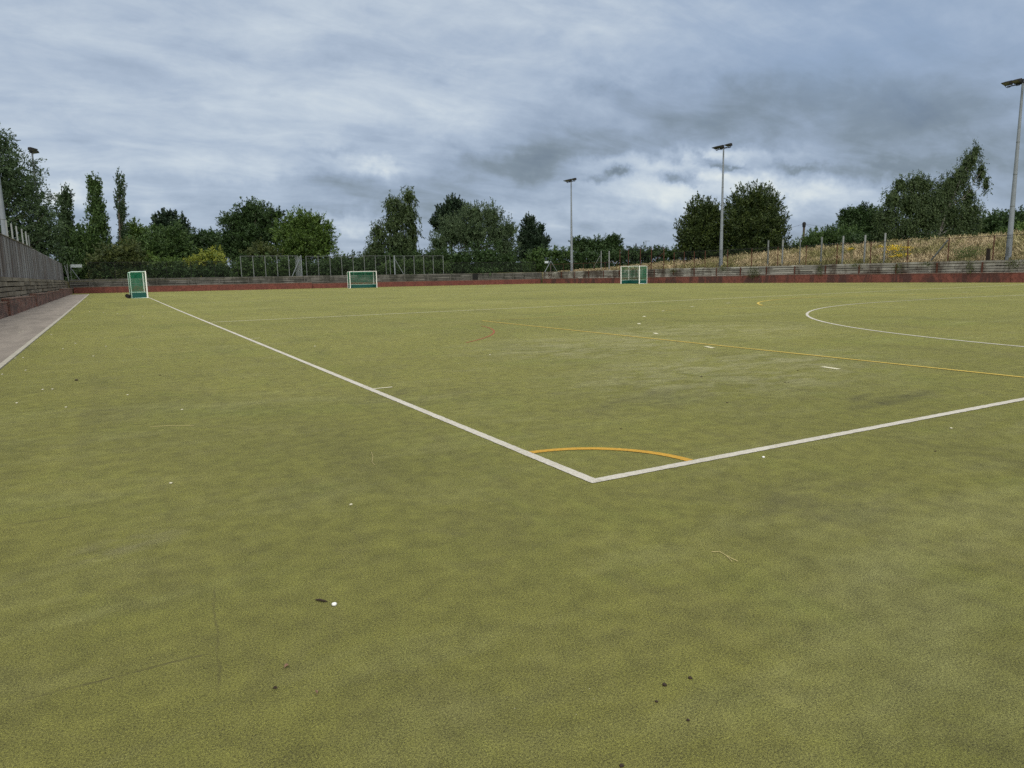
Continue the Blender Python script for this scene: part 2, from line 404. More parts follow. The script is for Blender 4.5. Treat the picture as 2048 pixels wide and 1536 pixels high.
def mesh_material(name, col, pitch, fill):
    """woven wire / netting: crossing strands with holes between them"""
    m, t, bs, o = material(name)
    s = t.n.new('ShaderNodeSeparateXYZ'); t.l.new(t.coords(), s.inputs[0])
    u = t.math('ADD', s.outputs[0], s.outputs[1])
    def strand(sgn):
        v = t.math('DIVIDE', t.math('ADD' if sgn > 0 else 'SUBTRACT', u, s.outputs[2]), pitch)
        return t.math('LESS_THAN', t.math('FRACT', v), fill)
    k = t.math('MAXIMUM', strand(1), strand(-1))
    t.set(bs.inputs['Base Color'], c4(col))
    tr = t.n.new('ShaderNodeBsdfTransparent'); ms = t.n.new('ShaderNodeMixShader')
    t.l.new(k, ms.inputs[0]); t.l.new(tr.outputs[0], ms.inputs[1]); t.l.new(bs.outputs[0], ms.inputs[2]); t.l.new(ms.outputs[0], o.inputs[0])
    return m
def soil_material():
    m, t, bs, o = material('rough_ground'); p = t.coords()
    n = t.noise(p, .3, 6, .65, .4); n2 = t.noise(p, 6, 5, .7)
    c = t.mix(t.mapr(n, .35, .65), c4((.13, .11, .05)), c4((.065, .085, .028)))
    c = t.mix(t.mapr(n2, .4, .7, 0, .6), c, c4((.20, .16, .08)))
    t.l.new(c, bs.inputs['Base Color']); bs.inputs['Roughness'].default_value = .95
    t.l.new(t.bump(n2, .8, .1), bs.inputs['Normal']); return m
def tarmac_material():
    m, t, bs, o = material('worn_tarmac'); p = t.coords()
    n = t.noise(p, 120, 3, .6); n2 = t.noise(t.mapping(p, scale=(2.0, .5, 1)), .8, 6, .65, .4); n3 = t.noise(p, 14, 5, .7)
    c = t.mix(t.mapr(n2, .35, .68), c4((.150, .130, .112)), c4((.250, .218, .188)))
    c = t.mix(t.mapr(n, .4, .7, 0, .5), c, c4((.13, .115, .098)))
    c = t.mix(t.mapr(n3, .56, .7, 0, .5), c, c4((.13, .13, .09)))
    t.l.new(c, bs.inputs['Base Color']); bs.inputs['Roughness'].default_value = .92
    t.l.new(t.bump(n, .5, .008), bs.inputs['Normal']); return m

m_turf = turf_material()
m_white = paint_material('white_line_turf', (.45, .43, .385), .75)
m_white2 = paint_material('thin_white_line_turf', (.52, .50, .36), .5)
m_yel = paint_material('yellow_line_turf', (.44, .255, .030), .7)
m_yel2 = paint_material('pale_yellow_line_turf', (.44, .33, .065), .65)
m_red = paint_material('red_line_turf', (.24, .085, .035), .8)
m_soil = soil_material(); m_tar = tarmac_material()
m_kerb = plain_material('pale_concrete', (.33, .31, .26), .9, 0, .5, 5)
m_brickL = brick_material('old_red_brick', 1, (.21, .074, .050), (.045, .028, .026), (.22, .18, .14), (.035, .030, .026), 0, .75)
m_brickF = brick_material('painted_red_brick_far', 0, (.165, .054, .040), (.130, .046, .036), (.15, .05, .04), (.085, .032, .028), .5, .5)
m_brickR = brick_material('painted_red_brick_side', 1, (.190, .064, .046), (.145, .052, .040), (.15, .055, .045), (.05, .028, .026), .4, .85)
m_timL = timber_material('old_sleepers_brown', 1, (.22, .195, .15), (.085, .07, .052), (.06, .052, .036), .6)
m_timF = timber_material('old_sleepers_dark', 0, (.15, .145, .13), (.03, .03, .027), (.03, .032, .024), .75)
m_timR = timber_material('weathered_sleepers_lit', 1, (.37, .36, .32), (.095, .088, .075), (.055, .040, .030), .9, .45)  # paler than the other walls: the light on it is put into the colour
m_board = timber_material('grey_fence_boards', 2, (.29, .295, .305), (.035, .028, .026), (.075, .045, .032), .6, .35)
m_gapshade = plain_material('dark_gap_shade', (.045, .034, .030), .9, 0, .5, 3)  # near-black colour painted in for shade between the fence bays
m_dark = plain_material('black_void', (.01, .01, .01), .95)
m_galv = plain_material('galvanised_steel', (.19, .215, .24), .6, .05, .4, 3)
m_post = plain_material('weathered_grey_post', (.15, .165, .165), .6, .2, .5, 2)
m_pale = plain_material('pale_grey_pole', (.22, .235, .235), .7, .05, .4, 2)
m_rust = plain_material('rusty_steel', (.085, .032, .020), .85, .1, .6, 3)
m_lampb = plain_material('dark_lamp_housing', (.012, .012, .012), .85, 0)
m_glass = plain_material('lamp_glass', (.12, .13, .14), .15)
m_gwhite = plain_material('white_goal_paint', (.74, .74, .70), .45, 0, .2, 5)
m_ggreen = plain_material('green_goal_paint', (.10, .34, .22), .45, 0, .3, 5)
m_gboard = plain_material('dark_green_board', (.006, .075, .062), .5, 0, .3, 3)
m_net = mesh_material('green_goal_net', (.008, .17, .085), .045, .17)
m_chain = mesh_material('dark_chain_link', (.010, .014, .012), .07, .10)
m_chain2 = mesh_material('grey_chain_link', (.20, .225, .24), .07, .22)
m_rubber = plain_material('black_rubber', (.012, .012, .012), .8)
m_wood = plain_material('telegraph_wood', (.09, .07, .055), .9, 0, .5, 3)
m_sign = plain_material('pale_sign_board', (.45, .50, .52), .5, 0, .15, 3)
m_pebble = plain_material('pale_stone', (.72, .72, .70), .6, 0, .2, 60)
m_chip = plain_material('cream_stone_chip', (.50, .48, .36), .8, 0, .3, 60)
m_twig = plain_material('dark_bark', (.03, .02, .014), .9, 0, .4, 60)
m_leafd = plain_material('dry_leaf', (.20, .12, .08), .8, 0, .6, 60)
m_straw = plain_material('dry_stem', (.42, .36, .17), .8, 0, .3, 40)
m_bark = bark_material('grey_bark', (.06, .05, .04), (.10, .09, .075))
m_birchb = bark_material('birch_bark', (.24, .235, .21), (.05, .045, .04))

# ------------------------------------------------------------------ ground, turf, path
def grid_mesh(name, xs, ys, zf, mat):
    V = [(x, y, zf(x, y)) for y in ys for x in xs]; n = len(xs)
    F = [(j * n + i, j * n + i + 1, (j + 1) * n + i + 1, (j + 1) * n + i) for j in range(len(ys) - 1) for i in range(n - 1)]
    return link_mesh(name, np_mesh(name, V, F, smooth=True), mat)
def frange(a, b, s):
    n = max(1, int(round((b - a) / s))); return [a + (b - a) * i / n for i in range(n + 1)]
XL, XR, YF, YN = -7.45, 60.15, 98.75, -14.0
gx = [-3000, -1200, -500, -250] + frange(-160, XL - .1, 6) + [XL] + frange(-4, 58, 6) + [XR, XR + .1] + frange(61.3, 76, .9) + frange(80, 200, 8) + [300, 520, 1200, 3000]
gy = [-3000, -1000, -300] + frange(-120, YN - 1, 10) + frange(YN, 96, 2.5) + [YF, YF + .1] + frange(101, 220, 6) + [300, 480, 1200, 3000]
def ground_z(x, y):
    inside = XL - .01 <= x <= XR + .01 and YN - .01 <= y <= YF + .01
    return -0.9 if inside else (bank(x, y) if y > YN - .5 or not (XL < x < XR) else -0.35)
tag(grid_mesh('ground', gx, gy, ground_z, m_soil), kind='structure')
tag(grid_mesh('turf', frange(-6.99, 59.6, 2.0), frange(-13.9, 98.1, 2.0), gz, m_turf), kind='structure')
pv = [(x if x < -5 else -4.695 - .0040 * y, y, gz(x, y) + .012) for y in frange(-13.8, 90.5, 2.0) for x in (-6.98, -6.3, -5.6, -4.7)]
pn = len(pv) // 4
tag(link_mesh('path', np_mesh('path', pv, [(4 * j + i, 4 * j + i + 1, 4 * j + i + 5, 4 * j + i + 4) for j in range(pn - 1) for i in range(3)]), m_tar), kind='structure')
kx = lambda y: -4.60 - .0040 * y
kb = MB(); ys = frange(-13.8, 90.5, 2.0)
for a, b in zip(ys, ys[1:]):
    z0, z1 = gz(-4.9, a) + .022, gz(-4.9, b) + .022
    b2 = b - .006
    p0, p1 = kx(a), kx(b2); w0 = .10
    kb.add([(p0 - w0, a, z0 - .2), (p0, a, z0 - .2), (p0 - w0, a, z0), (p0, a, z0), (p1 - w0, b2, z1 - .2), (p1, b2, z1 - .2), (p1 - w0, b2, z1), (p1, b2, z1)],
           [(0, 1, 3, 2), (4, 6, 7, 5), (2, 3, 7, 6), (1, 5, 7, 3), (0, 2, 6, 4)], random.random())
tag(kb.build('kerb', m_kerb), kind='structure')

# ------------------------------------------------------------------ painted markings
def strip(mb, pts, wd, lift):
    """flat ribbon draped on the turf"""
    L = []; lift = lift * .55
    if min((Vector((q[0], q[1], 0)) - CAM).length for q in pts) < 9 and wd > .05:      # fibres make a ragged edge close by
        pts = [tuple(Vector(a).lerp(Vector(b), k / 24)) for a, b in zip(pts, pts[1:]) if True for k in range(24 if (Vector((a[0], a[1], 0)) - CAM).length < 11 else 1)] + [pts[-1]]
    for i, p in enumerate(pts):
        a = Vector(pts[max(i - 1, 0)]); b = Vector(pts[min(i + 1, len(pts) - 1)])
        dd = (b - a).normalized(); n = Vector((-dd.y, dd.x)) * (wd / 2 + random.uniform(-.0035, .0035))
        for sgn in (1, -1):
            q = Vector(p) + n * sgn; L.append((q.x, q.y, gz(q.x, q.y) + lift))
    mb.add(L, [(2 * i, 2 * i + 1, 2 * i + 3, 2 * i + 2) for i in range(len(pts) - 1)])
def seg(a, b, s=1.0):
    a = Vector(a); b = Vector(b); n = max(1, int((b - a).length / s))
    return [tuple(a.lerp(b, i / n)) for i in range(n + 1)]
def arc(cx, cy, r, a0, a1, n=48):
    return [(cx + r * math.cos(math.radians(a0 + (a1 - a0) * i / n)), cy + r * math.sin(math.radians(a0 + (a1 - a0) * i / n))) for i in range(n + 1)]
W_, LN = 54.9, 91.4; CX = W_ / 2
wl = MB(); LW = .085; h = LW / 2
strip(wl, seg((0, -h), (0, LN)), LW, .008); strip(wl, seg((h, 0), (W_, 0)), LW, .008)
strip(wl, seg((W_, h), (W_, LN)), LW, .008); strip(wl, seg((h, LN), (W_ - h, LN)), LW, .008)
for far in (0, 1):
    fy = (lambda y: y) if not far else (lambda y: LN - y)
    P = [(CX - 1.83 + 14.63 * math.cos(math.radians(a)), fy(14.63 * math.sin(math.radians(a)))) for a in np.linspace(180, 90, 60)] + \
        [(CX + 1.83 + 14.63 * math.cos(math.radians(a)), fy(14.63 * math.sin(math.radians(a)))) for a in np.linspace(90, 0, 60)]
    strip(wl, P, .08, .008)
w2 = MB()
strip(w2, seg((h, 22.9), (W_ - h, 22.9)), .11, .008); strip(w2, seg((h, 45.7), (W_ - h, 45.7)), .055, .008); strip(w2, seg((h, 68.5), (W_ - h, 68.5)), .055, .008)
for far in (0, 1):
    fy = (lambda y: y) if not far else (lambda y: LN - y)
    for k in range(60):                                       # dashed circle 5 m outside the shooting circle
        Ltot = 2 * math.pi / 2 * 19.63
        s0 = 2.68 + k * 3.31
        if s0 + .3 > Ltot: break
        for sgn in (0, 1):
            a0 = math.degrees(s0 / 19.63); a1 = math.degrees((s0 + .32) / 19.63)
            if a1 > 90: continue
            if sgn == 0: P = [(CX - 1.83 - 19.55 * math.cos(math.radians(a)), fy(19.63 * math.sin(math.radians(a)))) for a in (a0, (a0 + a1) / 2, a1)]
            else: P = [(CX + 1.83 + 19.63 * math.cos(math.radians(a)), fy(19.63 * math.sin(math.radians(a)))) for a in (a0, (a0 + a1) / 2, a1)]
            strip(w2, P, .085, .009)
    for q in (5, 14.63):
        strip(w2, seg((h, fy(q)), (.30, fy(q))), .05, .009)
    for q in (5, 10): strip(w2, seg((CX - q, fy(h)), (CX - q, fy(.3))), .05, .009)
    strip(w2, seg((CX - .08, fy(6.4)), (CX + .08, fy(6.4))), .15, .009)
for a, b in [(1270, 1330), (1345, 1375), (1690, 1730), (1790, 1815)]:      # worn dashes beyond the centre line
    pa, pb = ground_px(a, 577.5 - (a - 1270) * .006), ground_px(b, 576.8 - (a - 1270) * .006)
    strip(w2, seg((pa.x, pa.y), (pb.x, pb.y)), .10, .009)
yl = MB(); YW = .075
strip(yl, arc(0, 0, .945, 2.6, 87.4, 24), .075, .008)
yl2 = MB()
strip(yl2, seg((7.38, .1), (7.38, 16.42)), YW, .012); strip(yl2, seg((7.42, 16.42), (47.5, 16.42)), .035, .012); strip(yl2, seg((47.5, .1), (47.5, 16.38)), YW, .012)
strip(yl2, arc(CX, 11.0, 9.15, 143.5, 36.5, 48), .10, .013)
rl = MB(); strip(rl, arc(-.45, 15.45, 6.88, -52, -9, 30), .05, .008)
tag(wl.build('white_lines', m_white), kind='structure'); tag(w2.build('thin_white_lines', m_white2), kind='structure')
tag(yl.build('yellow_corner_arc', m_yel), kind='structure'); tag(yl2.build('yellow_lines', m_yel2), kind='structure'); tag(rl.build('red_line', m_red), kind='structure')

# ------------------------------------------------------------------ walls
R_ = random.Random(4)
def brick_run(name, mat, segs, axis, front, thick, label, recess=None):
    """segs: (a, b, top at a, top at b, offset toward the pitch)"""
    root_loc = (front, segs[0][0], 0) if axis == 1 else (segs[0][0], front, 0)
    root = empty(name, root_loc, label, 'wall')
    body, cap = MB(), MB()
    sg = 1 if (axis == 1 and front < 0) else -1
    for a, b, ta, tb, off in segs:
        f0 = front + sg * off; f1 = f0 - sg * thick
        za, zb = (gz(front, a), gz(front, b)) if axis == 1 else (gz(a, front), gz(b, front))
        def pr(u, v, z): return (v, u, z) if axis == 1 else (u, v, z)
        def prism(mb, u0, u1, v0, v1, z00, z01, z10, z11, tint=.5):
            vs = [pr(u0, v0, z00), pr(u1, v0, z01), pr(u1, v1, z01), pr(u0, v1, z00), pr(u0, v0, z10), pr(u1, v0, z11), pr(u1, v1, z11), pr(u0, v1, z10)]
            mb.add(vs, [(0, 3, 2, 1), (4, 5, 6, 7), (0, 1, 5, 4), (1, 2, 6, 5), (2, 3, 7, 6), (3, 0, 4, 7)], tint)
        prism(body, a, b - .03, f0, f1, -.3, -.3, za * 0 + ta - .05, tb - .05)
        prism(cap, a - .01, b - .02, f0 + sg * .02, f1, ta - .049, tb - .049, ta, tb)
    body.build('brickwork', mat, root, True); cap.build('coping', m_cap, root, True)
    return root
m_cap = plain_material('mossy_coping', (.20, .13, .10), .95, 0, .6, 4)
brick_run('brick_wall', m_brickL, [(-13.8, 8, .80, .74, 0), (8, 22, .80, .70, .03), (22, 35.7, .82, .67, 0), (35.7, 48.9, .82, .72, .09), (48.9, 63.2, .84, .73, .14), (63.2, 78, .82, .72, .16), (78, 97.6, .87, .82, .18)],
          1, -7.0, .34, 'low weathered brown brick wall beside the tarmac path on the left')
brick_run('brick_wall', m_brickF, [(-6.7, 21.8, .90, .82, .38), (21.8, 40, .70, .66, 0), (40, 59.4, .64, .56, 0)],
          0, 98.0, .3, 'long red painted brick wall across the far end of the pitch')
brick_run('brick_wall', m_brickR, [(-13.8, 16, .80, .80, 0), (16, 26.8, .78, .80, 0), (26.8, 36, .80, .82, 0), (36, 44.6, .80, .82, 0.03), (44.6, 54.6, .83, .79, 0), (54.6, 66, .74, .72, 0.02), (66, 82, .70, .62, 0), (82, 97.6, .62, .55, 0)],
          1, 59.5, .3, 'long red painted brick wall with black stains along the right side')

def sleepers(name, mat, axis, front, a, b, z0, ztop, rows, lmin, lmax, label, sg, bays=None, jit=.045):
    mb = MB()
    for r in range(rows):
        u = a + R_.uniform(0, lmax) * -.6
        row_t = R_.uniform(-.15, .15)
        while u < b:
            L = R_.uniform(lmin, lmax); e = min(u + L, b); s0 = max(u, a)
            if e - s0 > .05:
                mid = (s0 + e) / 2; top = ztop(mid); base = z0(mid); hh = (top - base) / rows
                zz0 = base + r * hh + .008; zz1 = base + (r + 1) * hh - R_.uniform(.02, .055)
                f = front - sg * (r * .025) + R_.uniform(-jit, jit)
                bk = front - sg * .42
                tt = min(1, max(0, R_.random() * .9 + row_t + (.12 if r == rows - 1 else 0)))
                if axis == 1: mb.box(min(f, bk), max(f, bk), s0, e - .02, zz0, zz1, tt, .012, R_)
                else: mb.box(s0, e - .02, min(f, bk), max(f, bk), zz0, zz1, tt, .012, R_)
            u += L
    root = empty(name, (front, a, 0) if axis == 1 else (a, front, 0), label, 'retaining wall')
    mb.build('sleepers', mat, root, True)
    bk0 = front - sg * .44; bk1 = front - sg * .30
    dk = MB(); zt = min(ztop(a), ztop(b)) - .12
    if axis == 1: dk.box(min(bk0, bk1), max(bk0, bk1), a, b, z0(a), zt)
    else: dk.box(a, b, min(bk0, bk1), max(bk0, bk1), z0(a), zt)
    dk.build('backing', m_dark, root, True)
    return root, mb
rootL, _ = sleepers('timber_retaining_wall', m_timL, 1, -7.22, -13.8, 97.8, lambda v: .60, lambda v: 1.90 - .0016 * v, 5, 2.3, 3.8, 'stacked brown timber blocks retaining the bank below the grey board fence', 1)
rootF, _ = sleepers('timber_retaining_wall', m_timF, 0, 98.26, -7.1, 59.9, lambda v: .62 - .003 * v, lambda v: 1.86 - .0035 * max(v, 0), 5, 1.8, 3.2, 'dark stacked sleepers above the red wall at the far end', -1)
rootR, _ = sleepers('timber_retaining_wall', m_timR, 1, 59.78, -13.8, 98.0, lambda v: .68 if v < 70 else .60, lambda v: 1.82 - .0022 * max(v - 35, 0), 5, 1.3, 2.9, 'pale weathered sleepers above the red wall on the right side', -1)  # the pale tone is light put into the sleepers' colour
pm = MB()
for yy in frange(18, 96, 3.66): pm.box(59.73, 59.79, yy - .06, yy + .06, .70, 1.66)
pm.build('upright_posts', m_rust, rootR, True)
pm = MB()
for xx in frange(-5, 58, 3.66): pm.box(xx - .07, xx + .07, 98.18, 98.25, .60, 1.60)
pm.build('upright_posts', m_timF, rootF, True)
pm = MB(); pm.box(47.0, 47.9, 98.12, 98.24, .58, 1.62); pm.build('dark_drain_panel', m_dark, rootF, True)

# board fence on the left
root = empty('board_fence', (-7.6, 14, 1.8), 'tall grey vertical board fence on top of the left retaining wall', 'fence')
bd = MB(); yy = 8.0
while yy < 97.6:
    # bays of butted boards with flush dark strips as painted shade for the gaps
    top = 4.02 - max(0, yy - 60) * .008 + R_.uniform(-.02, .02); bay = R_.uniform(.96, 1.10); bt = R_.random()
    for q in range(5):
        a = yy + bay * q / 5; o_ = R_.uniform(-.008, .008)
        bd.box(-7.66 + o_, -7.62 + o_, a, a + bay / 5 - .012, 1.78, top, min(1, max(0, bt * .6 + R_.random() * .4)), .003, R_)
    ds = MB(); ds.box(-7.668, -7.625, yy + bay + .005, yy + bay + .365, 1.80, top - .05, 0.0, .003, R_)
    if yy > 20: ds.build('gap_shade', m_gapshade, root, True)
    yy += bay + .38
bd.build('boards', m_board, root, True)
rl_ = MB(); rl_.box(-7.69, -7.575, 8.0, 60, 4.035, 4.075); rl_.build('capping_rail', m_timL, root, True)
bk = MB(); bk.box(-7.80, -7.74, 8, 97.5, 1.8, 3.6); bk.build('backing', m_dark, root, True)  # black sheet added so the gaps between boards read as shade
for k, (px, py) in enumerate([(11.3, 440), (22, 447), (32, 452), (43, 458), (51, 463), (56.5, 470)]):
    q = at_x(px, py, -7.9)
    mb = MB(); wd = .042 if k < 5 else .04
    mb.box(-7.9 - wd, -7.9 + wd, q.y - wd * .8, q.y + wd * .8, 1.6, q.z)
    o = mb.build('fence_post', m_pale if k != 5 else m_post, None)
    tag(o, ['pale square post standing tallest behind the board fence, beside the floodlight column', 'pale square post behind the board fence, second from the floodlight column',
            'pale square post behind the board fence, third from the floodlight column', 'pale square post behind the board fence, fourth from the floodlight column',
            'pale square post behind the board fence, just before the last darker one', 'thin darker post behind the board fence, last of the row towards the trees'][k], 'post', 'posts above the left board fence')

# ------------------------------------------------------------------ chain link fences
def fence(name, label, pts, z0f, z1f, post_mat, r, mesh_mat, rail=True, rail_mat=None, post_tops=None, mid=None):
    root = empty(name, (pts[0][0], pts[0][1], z0f(*pts[0])), label, 'fence')
    for i, (x, y) in enumerate(pts):
        mb = MB(); mb.tube([(x, y, z0f(x, y) - .25), (x, y, z1f(x, y) + .03)], r, 6); mb.build('post', post_mat, root, True)
    rm = rail_mat or post_mat
    if rail:
        mb = MB()
        for (a, b) in zip(pts, pts[1:]):
            mb.tube([(a[0], a[1], z1f(*a)), (b[0], b[1], z1f(*b))], .022, 5)
            if mid: mb.tube([(a[0], a[1], z1f(*a) - mid), (b[0], b[1], z1f(*b) - mid)], .012, 4)
        mb.build('top_rail', rm, root, True)
    mb = MB()
    for (a, b) in zip(pts, pts[1:]):
        mb.add([(a[0], a[1], z0f(*a)), (b[0], b[1], z0f(*b)), (b[0], b[1], z1f(*b)), (a[0], a[1], z1f(*a))], [(0, 1, 2, 3)])
    mb.build('netting', mesh_mat, root, True)
    return root
def brace(root, a, b, r, mat):
    mb = MB(); mb.tube([a, b], r, 6); mb.build('brace', mat, root, True)
zb = lambda x, y: 1.66
# far end
xs_a = [12.78 + 1.575 * i for i in range(5)] + [20.3]
fa = fence('chain_link_fence', 'grey chain link fence with a braced end bay, left of the far goal', [(x, 98.8) for x in xs_a], zb, lambda x, y: 4.52, m_post, .055, m_chain)
brace(fa, (19.4, 98.75, 1.7), (20.55, 98.75, 4.0), .05, m_galv)
mb = MB(); mb.box(20.75, 20.83, 98.76, 98.84, 1.5, 4.6); mb.build('corner_post', m_galv, fa, True)
mb = MB()
mb.add([(19.95, 98.85, 1.75), (20.8, 98.85, 1.75), (20.8, 98.85, 4.48), (19.95, 98.85, 4.48)], [(0, 1, 2, 3)]); mb.build('end_panel', m_chain2, fa, True)
xs_b = [21.5 + 1.675 * i for i in range(7)] + [33.15, 33.8]
fence('chain_link_fence', 'dark chain link fence section behind the far goal', [(x, 98.9) for x in xs_b], zb, lambda x, y: 4.46, m_post, .045, m_chain)
xs_c = [34.42, 35.99, 37.55, 39.12, 40.68, 42.34]
fc = fence('chain_link_fence', 'grey chain link fence with one thick braced post, right of the far goal', [(x, 98.8) for x in xs_c], zb, lambda x, y: 4.42, m_post, .055, m_chain)
brace(fc, (34.45, 98.75, 4.1), (35.8, 98.75, 1.7), .045, m_galv)
mb = MB(); mb.tube([(34.42, 98.72, 1.5), (34.42, 98.72, 4.5)], .10, 8); mb.build('corner_post', m_galv, fc, True)
fence('chain_link_fence', 'low dark chain link fence in front of the hedge at the far left', [(x, 99.0) for x in frange(-5, 12.4, 2.9)], zb, lambda x, y: 3.85, m_lampb, .025, m_chain)
fence('chain_link_fence', 'low dark chain link fence under the willow and pine at the far right', [(x, 99.0) for x in frange(42.8, 59, 2.7)], zb, lambda x, y: 3.35, m_lampb, .025, m_chain)
# right side
zr = lambda x, y: bank(61, y)
ysr = [29.03 - 3.66 * i for i in range(6, 0, -1)] + [29.03 + 3.665 * i for i in range(10)] + [63.9, 65.7, 67.58]
fr = fence('chain_link_fence', 'long rusty post and wire fence in front of the dry grass bank', [(61.0, y) for y in ysr], zr, lambda x, y: 3.76, m_rust, .045, m_chain, rail_mat=m_lampb)
fh = fence('chain_link_fence', 'taller dark fence section with one diagonal brace, behind the right goal', [(61.0, y) for y in (69.55, 72.05, 74.34, 76.96, 78.89)], zr, lambda x, y: 4.5, m_rust, .055, m_chain, rail_mat=m_lampb)
brace(fh, (60.95, 69.7, 3.7), (60.95, 73.2, 1.75), .045, m_rust)
fence('chain_link_fence', 'low rusty fence below the dry grass beside the farthest right floodlight', [(61.0, y) for y in (79.6, 82.4, 85.2, 88.0, 90.8, 93.6, 97.5)], zr, lambda x, y: 2.85, m_rust, .032, m_chain)
# pale poles
pp = [(1202.3, 502), (1218.3, 502), (1537, 481), (1566, 479), (1601, 476), (1644, 474), (1687, 472), (1731, 470), (1771, 466)]
pl_lab = ['thinner pale pole of the pair standing near the farthest right floodlight', 'thicker pale pole of the pair standing near the farthest right floodlight', 'greyish pole rising in front of the big round tree, nearest its right edge but one',
          'pale pole rising beside the right edge of the big round tree', 'thin dull pole in front of the telegraph pole', 'dull brownish pole among the pale poles, beside a leaning brace',
          'pale pole in front of the low scrub, fourth back from the yellow flowers', 'pale pole two before the yellow flowers', 'tallest looking pale pole just before the yellow flowers']
pl_lab[6] = 'pale pole in front of the low scrub, next right of the dull brownish pole'
for (px, py), lab in zip(pp, pl_lab):
    q = at_x(px, py, 61.5); mb = MB()
    thin = px in (1202.3, 1601)
    mb.tube([(61.5, q.y, bank(61.5, q.y) - .3), (61.5, q.y, q.z)], .06 if thin else .085, 8)
    tag(mb.build('tall_pole', m_post if px in (1601, 1644, 1537) else m_pale), lab, 'pole', 'tall poles along the right side fence')
def leaning(px0, py0, px1, py1, X, r, mat, lab):
    a, b = at_x(px0, py0, X), at_x(px1, py1, X + .15); mb = MB(); mb.tube([a, b], r, 6)
    tag(mb.build('leaning_brace', mat), lab, 'brace', 'leaning braces on the grass bank')
leaning(1862, 521, 1896, 480, 61.3, .07, m_post, 'grey leaning timber brace on the grass below the weeping birch')
leaning(1619, 526, 1641, 495, 61.3, .045, m_straw, 'thin pale leaning brace beside the dull brownish pole')
leaning(1187, 535, 1200, 512, 61.3, .05, m_pale, 'thin pale leaning brace beside the pair of pale poles near the far corner')
q = at_x(1977, 497, 61.2); mb = MB(); mb.box(61.1, 61.32, q.y - .11, q.y + .11, 1.5, q.z, 0.5, .01, R_)
tag(mb.build('stub_post', m_twig), 'short thick black stub post at the foot of the grass bank near the nearest floodlight', 'post')

# corner signs
def corner_sign(px, py, w_, h_, Y, label, legs, vert):
    c = at_y(px, py, Y); root = empty('pitch_sign', (c.x, Y, 1.66), label, 'sign')
    mb = MB(); mb.box(c.x - w_ / 2, c.x + w_ / 2, Y - .02, Y + .02, c.z - h_ / 2, c.z + h_ / 2); mb.build('sign_board', m_sign, root, True)
    for (x0, y0, x1, y1, r) in legs:
        a, b = at_y(x0, y0, Y + .06), at_y(x1, y1, Y + .08); m2 = MB(); m2.tube([a, b], r, 6); m2.build('leg', m_galv, root, True)
    for (x0, y0, x1, y1, r) in vert:
        a, b = at_y(x0, y0, Y + .10), at_y(x1, y1, Y + .10); b = Vector((a.x, a.y, min(b.z, 1.5))); m2 = MB(); m2.tube([a, b], r, 6); m2.build('post', m_post, root, True)
    return root
corner_sign(1093, 524.3, .72, .36, 98.9, 'small pale sign board on an A shaped metal frame at the far right corner', [(1101.5, 522, 1089.5, 544, .055), (1101.5, 522, 1114, 543, .055)], [(1101.5, 524, 1101.5, 546, .035)])
corner_sign(152.5, 531.8, 1.18, .36, 98.9, 'pale rectangular sign board with one diagonal strut at the far left corner', [(140, 534, 159, 559, .04)], [(140, 530, 140, 558, .03)])
for (x0, y0, lab) in ((128.3, 527, 'slightly leaning pale post closing the end of the board fence'), (133.8, 528, 'thin upright pale post just beyond the end of the board fence')):
    a = at_y(x0, y0, 98.5); mb = MB(); off = .3 if x0 < 130 else 0
    mb.tube([(a.x, 98.5, a.z), (a.x + off, 98.5, 1.5)], .055 if x0 < 130 else .045, 6)
    tag(mb.build('end_post', m_pale), lab, 'post', 'posts at the far left corner')

